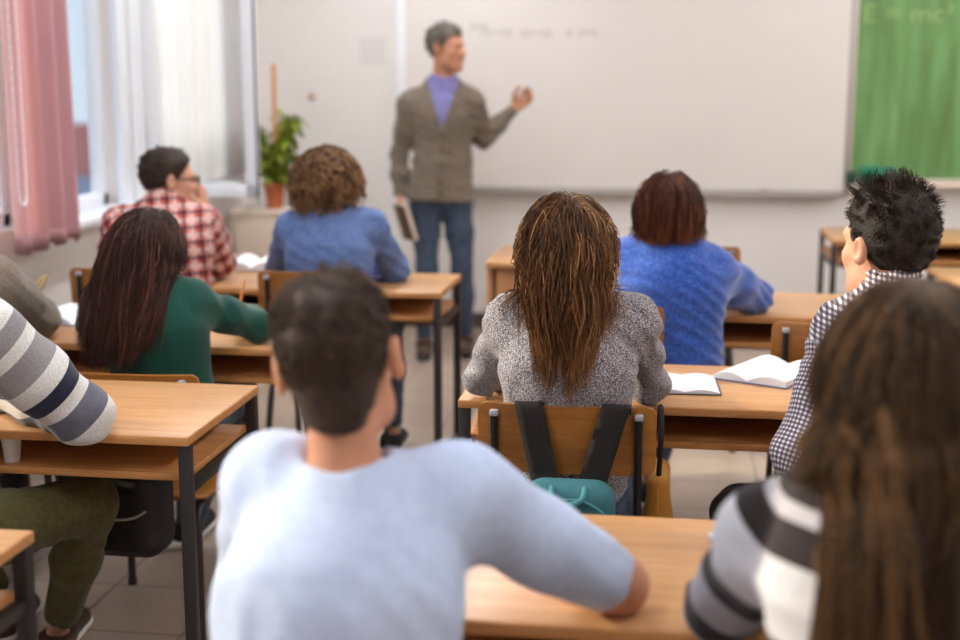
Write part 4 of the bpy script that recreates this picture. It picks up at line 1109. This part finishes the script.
# --- girl with long straight hair, foreground right
hip = seat_hip(.285, 1.44); neck = P(893, 425, 1.56); head = P(908, 378, 1.60)
sg = Person('girl with long light brown hair in a black and white striped top, foreground right', head, yaw=4, pitch=-6, neck=neck,
    shL=P(768, 545, 1.60), shR=P(1010, 545, 1.58), elL=at(722, 1.76, .80), elR=at(1080, 1.76, .80), wrL=V3(.22, 1.98, .785), wrR=V3(.36, 1.98, .785), hip=hip,
    knL=V3(.18, 1.9, .56), knR=V3(.39, 1.9, .56), anL=V3(.18, 1.95, .09), anR=V3(.39, 1.97, .09), g=.88, arm=.92, top='yoke_stripe', pants='denim_dark', neckr=.85, hs=.95, trap=.042, res=.005, wr=.003)
def yoke(v):
    o = np.zeros((len(v), 3)); o[:, 0] = np.linalg.norm(v-sg.neck, axis=1); return o
sg_mesh = sg.top_obj.data; sg_mesh.attributes['guv'].data.foreach_set('vector', yoke(np.array([tuple(v.co) for v in sg_mesh.vertices])+sg.rootp()).astype(np.float32).ravel())
sg.long_hair('hair_honey', n=3800, tip=.55, tipvar=.1, gather=(.0, .080, .150), gk=.9, under=(.068, .056, .040), thick=.013, r=.0009, part=.0, wave=.25, seed=9, clump=110, back=.5, behind=.35, spread=.1, clamp=.55)
chair(.285, 1.53, 0, 'wooden chair of the girl with long hair in front')

# --- woman in the blue sweater
hip = seat_hip(.005, 4.14); neck = P(671, 243, 4.13); head = P(668, 215, 4.17)
bw = Person('woman with auburn bob in a fluffy bright blue sweater, facing the board', head, yaw=6, pitch=-8, neck=neck,
    shL=P(632, 262, 4.16), shR=P(709, 272, 4.16), elL=at(612, 4.40, .80), elR=at(755, 4.42, .805), wrL=at(645, 4.60, .785), wrR=at(706, 4.62, .785), hip=hip,
    knL=V3(-.15, 4.55, .56), knR=V3(.03, 4.57, .56), anL=V3(-.24, 4.6, .09), anR=V3(-.07, 4.64, .09), g=1.0, arm=1.26, top='blue_knit', pants='denim_dark', neckr=.9, hs=.96, trap=.05, res=.006, wr=.004, hem=-.08)
bw.long_hair('hair_auburn', n=2000, tip=P(668, 241, 4.05)[2], tipvar=.03, gather=(.006, .14, .13), gk=.5, under=(.078, .06, .02), thick=.024, r=.0013, part=.0, wave=.2, seed=12, clump=60, back=.25, stiff=.7, tipcurl=6, spread=.05, clamp=.5)
chair(-.23, 4.15, 2, 'wooden chair of the woman in blue')
chair(.475, 3.95, -2, 'empty wooden chair between blue sweater woman and spiky haired boy')
chair(.065, 5.62, 0, 'wooden chair beside the teacher desk, a corner showing over the blue shoulder')

# --- girl in the green sweater
hip = seat_hip(-1.40, 3.50); neck = P(150, 287, 3.46); head = P(150, 254, 3.51)
gn = Person('girl with long dark brown hair in a green sweater, writing', head, yaw=-6, pitch=-16, roll=0, neck=neck,
    shL=P(104, 306, 3.50), shR=P(192, 304, 3.50), elL=at(92, 3.66, .80), elR=at(258, 3.68, .80), wrL=at(112, 3.86, .785), wrR=at(243, 3.90, .80), hip=hip,
    knL=V3(-1.52, 3.93, .57), knR=V3(-1.36, 3.95, .57), anL=V3(-1.56, 4.02, .09), anR=P(178, 556, 4.0), g=.88, arm=.90, top='green_knit', pants='denim_dark', pants_name='jeans', neckr=.85, hs=.95, trap=.042, res=.0055, wr=.0016, hem=-.04,
    handR=dict(d=V3(-.35, .75, .05), n=V3(-.3, .1, -1), curl=(.8, .8, .5)))
gn.long_hair('hair_dark', n=2600, tip=P(120, 372, 3.3)[2], tipvar=.07, gather=(-.05, .14, .15), gk=.5, under=(.074, .07, .03), thick=.017, r=.0011, part=.0, wave=.2, seed=15, clump=70, back=.6, behind=.6, bias=V3(-.22, -.25, 0), spread=.15, clamp=.6)
chair(-1.42, 3.455, 1, 'wooden chair of the girl in the green sweater').scale = (1, 1, .892)
# --- neighbour at the left edge
hip = seat_hip(-2.04, 3.46); neck = V3(-2.02, 3.44, 1.06); head = V3(-2.02, 3.50, 1.17)
gb = Person('student in a plain taupe sweater leaning on the desk, cut off by the left edge', head, yaw=-4, pitch=-10, neck=neck,
    shL=V3(-2.20, 3.48, 1.0), shR=P(-6, 285, 3.48), elL=V3(-2.25, 3.70, .80), elR=at(38, 3.66, .81), wrL=V3(-2.12, 3.88, .785), wrR=at(22, 3.92, .785), hip=hip,
    knL=V3(-2.14, 3.92, .56), knR=V3(-1.94, 3.92, .56), anL=V3(-2.14, 3.98, .09), anR=V3(-1.94, 3.98, .09), g=.95, arm=1.3, top='taupe_knit', pants='jeans_black', res=.006, hres=.0055, wr=.002)
gb.short_hair('hair_brown', n=1200, length=.02, top=.03, r=.0012, thick=.01)
chair(-2.02, 3.47, 0, 'wooden chair of the student in taupe')

# --- student with the striped sleeve
hip = seat_hip(-1.66, 2.42); neck = V3(-1.62, 2.44, 1.11); head = V3(-1.64, 2.53, 1.21)
ss = Person('student in a thick striped knit sleeve and olive trousers, cut off by the left edge', head, yaw=10, pitch=-14, neck=neck,
    shL=V3(-1.84, 2.50, 1.03), shR=P(-14, 336, 2.53), elL=V3(-1.92, 2.72, .81), elR=at(82, 2.655, .792), wrL=V3(-1.72, 2.95, .785), wrR=at(-2, 2.88, .79), hip=hip,
    knL=V3(-1.80, 2.88, .58), knR=P(90, 503, 2.88), anL=V3(-1.79, 3.22, .09), anR=P(58, 634, 3.16), g=.95, arm=1.34, top='stripe_knit', pants='olive', skin='skin', shoe='brown_leather', res=.0055, hres=.0045, wr=.0025, pants_len=.84)
def armback(v):
    o = np.zeros((len(v), 3)); d = []
    for sh, el, wr in ((ss.shR, ss.elR, ss.wrR), (ss.shL, ss.elL, ss.wrL)):
        ax = unit(el-sh); u = (el+ax*.052-v)@ax; d.append((np.abs(u), np.linalg.norm(v-lerp(sh, el, .5), axis=1)))
    m = d[0][1] < d[1][1]; o[:, 0] = np.where(m, d[0][0], d[1][0]); return o
me = ss.top_obj.data; me.attributes['guv'].data.foreach_set('vector', armback(np.array([tuple(v.co) for v in me.vertices])+ss.rootp()).astype(np.float32).ravel())
ss.short_hair('hair_brown', n=1200, length=.02, top=.03, r=.0012, thick=.01)
chair(-1.66, 2.40, 0, 'wooden chair of the striped sleeve student')

# --- woman with curly hair in the denim shirt
hip = seat_hip(-1.22, 4.66); neck = P(328, 215, 4.72); head = P(327, 189, 4.78)
cw = Person('woman with a mop of curly hair in a light denim shirt, head bowed', head, yaw=4, pitch=-12, neck=neck,
    shL=P(292, 230, 4.74), shR=P(370, 228, 4.74), elL=at(278, 4.92, .80), elR=at(396, 4.88, .80), wrL=at(300, 5.08, .785), wrR=at(366, 5.06, .785), hip=hip,
    knL=V3(-1.32, 5.08, .56), knR=V3(-1.12, 5.08, .56), anL=V3(-1.32, 5.12, .09), anR=V3(-1.12, 5.15, .09), g=.95, arm=.95, top='denim_light', top_name='shirt', collar=True, pants='denim_dark', neckr=.9, hs=.97, res=.0065, wr=.0035, hem=-.08)
cw.curly_hair('hair_curly', n=1700, length=.118, r=.0026, seed=21, coil=.016)
chair(-1.26, 4.70, 0, 'wooden chair of the woman in denim')

# --- boy in the plaid shirt with glasses
hip = seat_hip(-1.83, 4.66); neck = P(163, 208, 4.70); head = P(170, 181, 4.74)
pb = Person('boy with glasses in a red plaid shirt, chin on his hand, looking to the right', head, yaw=-60, pitch=-2, roll=0, neck=neck,
    shL=P(120, 226, 4.68), shR=P(203, 226, 4.76), elL=at(108, 4.82, .80), elR=at(221, 4.86, .81), wrL=at(150, 5.02, .785), wrR=P(206, 212, 4.80), hip=hip,
    knL=V3(-1.95, 5.08, .56), knR=V3(-1.75, 5.08, .56), anL=V3(-1.95, 5.12, .09), anR=V3(-1.75, 5.15, .09), g=1.0, arm=1.02, top='plaid', top_name='shirt', collar=True, pants='jeans_black', res=.0065, wr=.003, hem=-.06, hs=.96,
    handR=dict(d=V3(-.22, .0, 1), n=V3(-1, -.1, -.2), curl=(.7, 1.0, .6), s=1.05))
pb.short_hair('hair_brown', n=2600, length=.012, top=.026, lift=.38, r=.0012, tufts=120, tuftamp=.2, thick=lambda q: .005+.009*np.clip((q[:, 2]-.02)/.06, 0, 1), seed=23)
g_ = MB(); Hq = lambda *a: tuple(pb.H(*a)-pb.rootp())
for sx in (-1, 1):
    g_.tube([Hq(sx*.033+.024*math.cos(a), .104, .004+.018*math.sin(a)) for a in np.linspace(0, 2*math.pi, 17)[:-1]], .0022, 6, closed=True)
    g_.tube([Hq(sx*.056, .103, .008), Hq(sx*.074, .06, .010), Hq(sx*.079, -.005, .018)], .0024, 6)
g_.tube([Hq(-.010, .106, .008), Hq(.010, .106, .008)], .0022, 6)
g_.build('glasses', M['lens_frame'], pb.root)
chair(-1.965, 4.69, 4, 'wooden chair of the plaid shirt boy')

# --- the teacher
TY = 7.12
hip = P(441, 197, TY); neck = P(443, 84, TY+.02); head = P(447, 49, TY-.01)
tc_ = Person('grey haired teacher in a brown cardigan and jeans, pointing a marker at the board', head, yaw=-116, pitch=0, neck=neck, hipr=1.10, legw=.88,
    shL=P(471, 103, TY+.03), shR=P(410, 105, TY-.02), elL=P(484, 138, TY+.12), elR=P(399, 155, TY), wrL=P(514, 109, TY+.18), wrR=P(400, 196, TY-.05), hip=hip,
    knL=P(462, 268, TY-.02), knR=P(427, 268, TY-.06), anL=P(466, 336, TY+.05), anR=P(424, 340, TY-.04), g=1.02, arm=1.08, top='cardigan', top_name='cardigan', pants='denim_dark', pants_name='jeans', shoe='brown_leather', sole='cover_dark', skin='skin_tan', slouch=-.01, res=.006, wr=.004, hem=-.02, standing=True, trap=.058, pants_len=.98,
    handL=dict(d=unit(P(526, 98, TY+.2)-P(514, 109, TY+.18)), n=V3(-.4, -.9, -.3), curl=(.75, .8, .5)), handR=dict(d=V3(.05, 0, -1), n=V3(.95, .2, 0), curl=(.5, .7, .5)))
tc_.short_hair('hair_grey', n=2400, length=.018, top=.030, lift=.4, flow=(0, -.7, -.3), r=.0014, tufts=120, tuftamp=.2, thick=lambda q: .007+.010*np.clip((q[:, 2]-.02)/.06, 0, 1), seed=25)
# shirt front and collar in the cardigan's neck
n0 = tc_.neck; fw, rt, up = tc_.fw, tc_.rt, tc_.up
vt = n0 - up*.235 + fw*.10
def vf(p):
    q = p-n0; u = q@up; lat = np.abs(q@rt+.0); return np.maximum(lat-.078*np.clip((u+.235)/.235, 0, 1.1)**.9, .02-(q@fw))
def shirt_f(p): return np.maximum(tc_.f_top(p)-.004, vf(p))
tc_.put('shirt_front', shirt_f, n0-.3, n0+.25, .0055, M['shirt_blue'])
col_ = MB()
for sx in (-1, 1):
    def cf(u, v, sx=sx):
        a = u*2.55; r_ = .064+.022*v
        q = n0 + up*(.062-.050*v*(1+.5*u)) + (-fw*math.cos(a)+rt*sx*math.sin(a))*r_ - up*.03*u + fw*.012
        return q - tc_.rootp()
    col_.grid(cf, 16, 4)
col_.build('collar', M['shirt_blue'], tc_.root, ang=180, solid=.004)
pk = MB(); bt = MB(); pts = []
for k in range(14):
    q = lerp(vt, hip - up*.0 + fw*.12, k/13.0)
    for _ in range(30): q = q - fw*float(tc_.f_top(q[None])[0])*.8 if abs(float(tc_.f_top(q[None])[0])) > .0015 else q
    pts.append(q+fw*.002)
for a, b in zip(pts, pts[1:]):
    pass
pk.grid(lambda u, v: lerp(pts[min(13, int(v*13))], pts[min(13, int(v*13)+1)], v*13-int(v*13)) + rt*(u-.5)*.034 + fw*.004*(1-abs(u-.5)*2) - tc_.rootp(), 4, 39)
pkt = pk.build('placket', M['cardigan'], tc_.root, ang=180, solid=.004)
for k in (1, 4, 7, 10, 12):
    b = MB(); c = pts[k]+fw*.009-tc_.rootp(); b.tube([tuple(c-fw*.003), tuple(c+fw*.003)], .0085, 12); b.build('button', M['brown_leather'], pkt)

# held things
a, b = P(520, 103, TY+.19), P(534, 80, TY+.21)
stick('whiteboard_marker', a, b, .0085, 'pen_white', 'white marker with a dark end in the teacher\'s raised hand', 'marker', 'cap', 'pen_white', .2)
o = empty('held_book', P(401, 207, TY-.06), 0, 'thin brown book held down at the teacher\'s side', 'book'); bk = MB()
d_ = P(411, 238, TY-.03)-P(401, 207, TY-.06); ang = math.atan2(-d_[0], -d_[2])
Rm = Matrix.Rotation(math.atan2(d_[0], -d_[2])*-1, 3, 'Y')
MB().box((-.014, -.075, -.10), (-.011, .075, .10), .001, rot=None).box((.011, -.075, -.10), (.014, .075, .10), .001).box((-.014, .072, -.10), (.014, .076, .10), .001).build('cover', M['book_brown'], o)
MB().box((-.011, -.072, -.097), (.011, .072, .097)).build('pages', M['cream'], o, smooth=False)
o.rotation_euler = (0, -.30, .62); o.location = tuple(P(406, 222, TY-.10))

# ------------------------------------------------------------------ on the desks
DZ = .751
c = PZ(695, 386, DZ); open_book((c[0]-.03, c[1], DZ), 3, .085, .19, .006, 'open white notebook beside the grey sweater girl\'s right elbow', name='notebook', cover='cover_dark', bow=.004)
c = PZ(768, 374, DZ); open_book((c[0], c[1], DZ), -28, .105, .26, .004, 'open white magazine with a lifted page, left of the checked shirt', 'magazine', 'cover_blue', .016, name='magazine', curl=.03)
c = PZ(66, 318, DZ); open_book((c[0], c[1], DZ), -8, .10, .24, .012, 'open exercise book between taupe sleeve and green sweater girl', 'notebook', 'cover_blue', name='notebook')
c = PZ(232, 325, DZ); open_book((c[0]-.015, c[1]+.02, DZ), 12, .13, .20, .010, 'open notebook under the writing hand of the girl in green', 'notebook', 'cover_blue', name='notebook')
c = PZ(254, 268, DZ); open_book((c[0], c[1]+.03, DZ), 8, .11, .26, .016, 'open white book between plaid shirt boy and curly haired woman', 'book', 'cover_dark', .02, name='textbook')
c = PZ(12, 402, DZ); open_book((c[0]-.02, c[1], DZ), 6, .14, .21, .008, 'open notebook under the forearm of the striped sleeve', 'notebook', 'cover_dark', .006, name='notebook')
hb = gn.wrR; stick('pencil', hb+V3(-.035, .055, -.02), hb+V3(.0, .03, .10), .0042, 'pencil_wood', 'orange pencil in the hand of the girl in green', 'pencil')
c = PZ(372, 281, DZ)
r = empty('pencil_case', (c[0], c[1], DZ), .2, 'small blue and white pencil case at the denim sleeve', 'pencil case')
MB().box((-.05, -.022, 0), (.05, .022, .035), .010, 3).build('case_body', M['blue_knit'], r); MB().box((-.046, -.0235, .016), (.046, .0235, .022), .001).build('zip', M['paper'], r)
# feathered pen
a = PZ(31, 300, .80); a[2] = .80; b = P(47, 276, float(a[1])+.02)
a, b = P(31, 298, 4.02), P(47, 275, 4.04); r = empty('feather_pen', a, 0, 'red pen with a tan feather end sticking up beyond the taupe sleeve', 'pen')
q = b-a; MB().tube([tuple(-q*.9), tuple(q*.25)], .005, 8).build('barrel', M['red'], r)
fl = MB(); sd = unit(np.cross(q, V3(0, 1, 0)))
fl.grid(lambda u, v: q*(.15+.95*v) + sd*(u-.5)*.032*math.sin(math.pi*min(.97, .1+.9*v)) + V3(0, -.006, 0)*math.cos(u*math.pi), 6, 12)
fl.build('feather', M['feather'], r, ang=180, solid=.003)
r = empty('desk_organiser', tuple(a - q*.9 - V3(0, 0, .05)), 0, 'small cup holding the red feather pen behind the taupe sleeve', 'pen cup')
zz = float((a-q*.9)[2]-.05-DZ); r.location.z = DZ; MB().lathe([(.026, 0), (.032, .075), (.029, .075), (.023, .004)], n=20).build('cup_wall', M['cream_dark'], r)
# white cup in the desk's shelf
c = P(12, 451, 2.74); r = empty('plastic_cup', (c[0], 2.74, .6565), 0, 'white plastic cup on the shelf under the desk at the left edge', 'cup')
MB().lathe([(.017, 0), (.0225, .056), (.024, .058), (.0215, .057), (.016, .003)], n=24).build('cup_wall', M['cup'], r)
# eraser
c = PZ(717, 540, DZ); r = empty('eraser', (c[0], c[1], DZ), .4, 'small white eraser on the desk beside the striped top', 'eraser')
MB().box((-.014, -.009, 0), (.014, .009, .012), .003).build('rubber', M['paper'], r)
MB().box((-.004, -.0095, -.0), (.0145, .0095, .0125), .002).build('sleeve', M['white_cotton'], r)

# ------------------------------------------------------------------ bags
# teal backpack strapped over the grey sweater girl's chair
cY = 3.03-.227
bp_ = PX(570, cY-.06, .60); r = empty('backpack', (bp_[0], cY-.085, .42), 0, 'teal backpack with brown straps hung over the back of a chair', 'backpack')
f = Field(); f.add(RBox((0, 0, .105), (.098, .05, .15), .045)); f.add(RBox((0, -.045, .06), (.078, .03, .085), .028), .02)
v, q = polygonize(f, (-.2, -.15, -.1), (.2, .12, .32), .005); link('bag_body', np_mesh('bag_body', v, q), M['teal_bag'], r)
MB().tube(bez([(-.035, -.03, .247), (-.03, -.062, .232), (0, -.072, .222), (.03, -.062, .232), (.035, -.03, .247)], 6), .0065, 8).build('handle', M['teal_light'], r)
MB().tube(bez([(-.088, -.035, .13), (-.08, -.045, .19), (-.04, -.052, .222), (0, -.055, .228), (.04, -.052, .222), (.08, -.045, .19), (.088, -.035, .13)], 6), .0035, 6).build('zip', M['teal_light'], r)
tp = [PX(530, cY, .845)[0]-bp_[0], PX(617, cY, .845)[0]-bp_[0]]; bt_ = [PX(547, cY, .66)[0]-bp_[0], PX(594, cY, .66)[0]-bp_[0]]
for xt, xb_ in zip(tp, bt_):
    s_ = MB(); w_ = .031; y = lambda yy: yy-(cY-.085)
    path = [(xt, cY+.010, .755), (xt, cY+.006, .795), (xt, cY-.006, .8205), (xt, cY-.022, .820), (lerp([xt], [xb_], .25)[0], cY-.030, .785), (lerp([xt], [xb_], .6)[0], cY-.036, .725), (xb_, cY-.045, .66), (xb_, cY-.06, .64)]
    pp = bez(path, 5); n = len(pp)
    s_.grid(lambda u, v: (pp[min(n-1, int(round(v*(n-1))))][0]+(u-.5)*2*w_, y(pp[min(n-1, int(round(v*(n-1))))][1]), pp[min(n-1, int(round(v*(n-1))))][2]-.42), 4, n-1)
    s_.build('shoulder_strap', M['webbing'], r, ang=180, solid=.005)
tag_ = MB().tube([(-.066, -.052, .232), (-.066, -.054, .218)], .007, 10).build('badge', M['red'], r)
# mustard bag at the chair's right post
mb_ = P(658, 502, 2.95); r = empty('shoulder_bag', (mb_[0], mb_[1]+.02, .40), 0, 'mustard yellow bag hanging at the right side of the grey sweater girl\'s chair', 'bag')
f = Field(); f.add(RBox((0, .0, .115), (.026, .09, .125), .025)); f.add(Ell((0, 0, .07), (.036, .10, .085)), .03)
v, q = polygonize(f, (-.12, -.18, -.1), (.12, .18, .32), .005); link('bag_body', np_mesh('bag_body', v, q), M['mustard'], r)
MB().tube(bez([(0, -.07, .23), (.004, -.06, .32), (.0, 0, .38), (.004, .06, .32), (0, .07, .23)], 6), .006, 8).build('strap', M['webbing'], r)
# black backpack behind the green girl's chair
b_ = P(133, 508, 3.22); r = empty('backpack', (b_[0], b_[1]-.02, .30), 0, 'black backpack with a light zip line under the desk at the left', 'backpack')
f = Field(); f.add(RBox((0, 0, .16), (.112, .075, .19), .06)); f.add(RBox((0, -.06, .10), (.09, .045, .10), .04), .02)
v, q = polygonize(f, (-.25, -.2, -.12), (.25, .2, .45), .006); link('bag_body', np_mesh('bag_body', v, q), M['black_bag'], r)
MB().tube(bez([(-.09, -.104, .11), (-.02, -.109, .10), (.05, -.106, .105), (.082, -.09, .12)], 6), .0035, 6).build('zip', M['piping'], r)
MB().tube(bez([(-.04, .02, .34), (-.035, .0, .385), (.035, 0, .385), (.04, .02, .34)], 6), .008, 8).build('handle', M['webbing'], r)

# ------------------------------------------------------------------ outside
def building(name, loc, size, rz, wall, roof, label, cat='building'):
    r = empty(name, loc, rz, label, cat); sx, sy, sz = size
    MB().box((-sx/2, -sy/2, 0), (sx/2, sy/2, sz)).build('facade', wall, r, smooth=False)
    g = MB(); h = sy*.22
    a = [(-sx/2-.3, -sy/2-.3, sz), (sx/2+.3, -sy/2-.3, sz), (sx/2+.3, sy/2+.3, sz), (-sx/2-.3, sy/2+.3, sz), (-sx/2+1.5, 0, sz+h), (sx/2-1.5, 0, sz+h)]
    v_ = [g.bm.verts.new(q) for q in a]
    for k in ((0, 1, 5, 4), (2, 3, 4, 5), (1, 2, 5), (3, 0, 4), (3, 2, 1, 0)): g.bm.faces.new([v_[i] for i in k])
    g.build('roof', roof, r, smooth=False)
    for row in range(int(sz/3)):
        for k in range(int(sx/3)):
            MB().box((-sx/2+1+3*k, -sy/2-.06, .9+3*row), (-sx/2+2.3+3*k, -sy/2+.02, 2.4+3*row)).build('window', M['far_glass'], r, smooth=False)
    return r
M['far_glass'] = plain('far_glass', srgb(70, 96, 140), .2); M['far_wall'] = plain('far_wall', srgb(176, 186, 208), .9); M['far_wall_warm'] = plain('far_wall_warm', srgb(200, 180, 170), .9)  # distance haze painted into the bluish wall colour
M['roof_red'] = plain('roof_red', srgb(176, 92, 84), .9); M['ground_far'] = plain('ground_far', srgb(92, 112, 140), 1, noise=.2, nscale=.1)  # ground tinted blue to carry the haze in its colour
structure(MB().box((-160, -40, -11.2), (-8, 200, -11)).build('ground', M['ground_far'], smooth=False))
building('apartment_building', (-30, 62, -11), (16, 10, 8), .5, M['far_wall'], M['roof_red'], 'distant pale building with a red roof seen through the window')
building('apartment_building', (-24, 40, -11), (9, 8, 5), .3, M['far_wall_warm'], M['roof_red'], 'low distant building below the red roofed one, through the window')

# ------------------------------------------------------------------ light, sky, camera
W = bpy.data.worlds.new('sky'); SC.world = W; W.use_nodes = True; nt = W.node_tree; bg = nt.nodes['Background']
tcw = nd(nt, 'ShaderNodeTexCoord'); sw = nd(nt, 'ShaderNodeSeparateXYZ'); lk(nt, tcw.outputs['Generated'], sw.inputs[0])
rw = ramp(nt, [(0, (.70, .82, .97, 1)), (.25, (.60, .76, .97, 1)), (1, (.30, .50, .90, 1))]); lk(nt, sw.outputs[2], rw.inputs['Fac'])
lk(nt, rw.outputs['Color'], bg.inputs['Color']); bg.inputs['Strength'].default_value = SKY
sd_ = bpy.data.lights.new('sun', 'SUN'); sd_.energy = SUN; sd_.angle = math.radians(1.5); sd_.color = (1, .84, .64)
so = bpy.data.objects.new('sun', sd_); COL.objects.link(so); so.rotation_euler = Vector((.93, -.12, -.37)).to_track_quat('-Z', 'Y').to_euler()
# fill panels added under the ceiling, out of view, to brighten the room
fill0 = None
for i, (x, y) in enumerate([(x, y) for y in (.4, 2.6, 4.8, 6.7) for x in (-1.3, 1.5)]):
    r = empty('ceiling_lamp', (x, y, ZC), 0, 'long white fluorescent ceiling lamp', 'ceiling lamp', 'ceiling lamps')
    MB().box((-.1, -.62, -.05), (.1, .62, 0), .008).build('housing', M['white_pvc'], r)
    MB().box((-.085, -.6, -.062), (.085, .6, -.05), .004).build('diffuser', DIFF, r)
cam = bpy.data.cameras.new('camera'); co = bpy.data.objects.new('camera', cam); COL.objects.link(co)
cam.sensor_width = 36; cam.lens = F/960*36; cam.clip_start = .05; cam.clip_end = 600
co.location = (0, 0, CAM_Z); co.rotation_euler = (math.pi/2-PITCH, 0, YAW)
cam.dof.use_dof = True; cam.dof.focus_distance = 2.95; cam.dof.aperture_fstop = 1.9
SC.camera = co
SC.view_settings.view_transform = 'Standard'; SC.view_settings.look = 'None'; SC.view_settings.exposure = EXPO; SC.view_settings.gamma = 1
SC.cycles.use_denoising = True; SC.cycles.max_bounces = 10; SC.cycles.diffuse_bounces = 6; SC.cycles.transparent_max_bounces = 12; SC.cycles.sample_clamp_indirect = 6
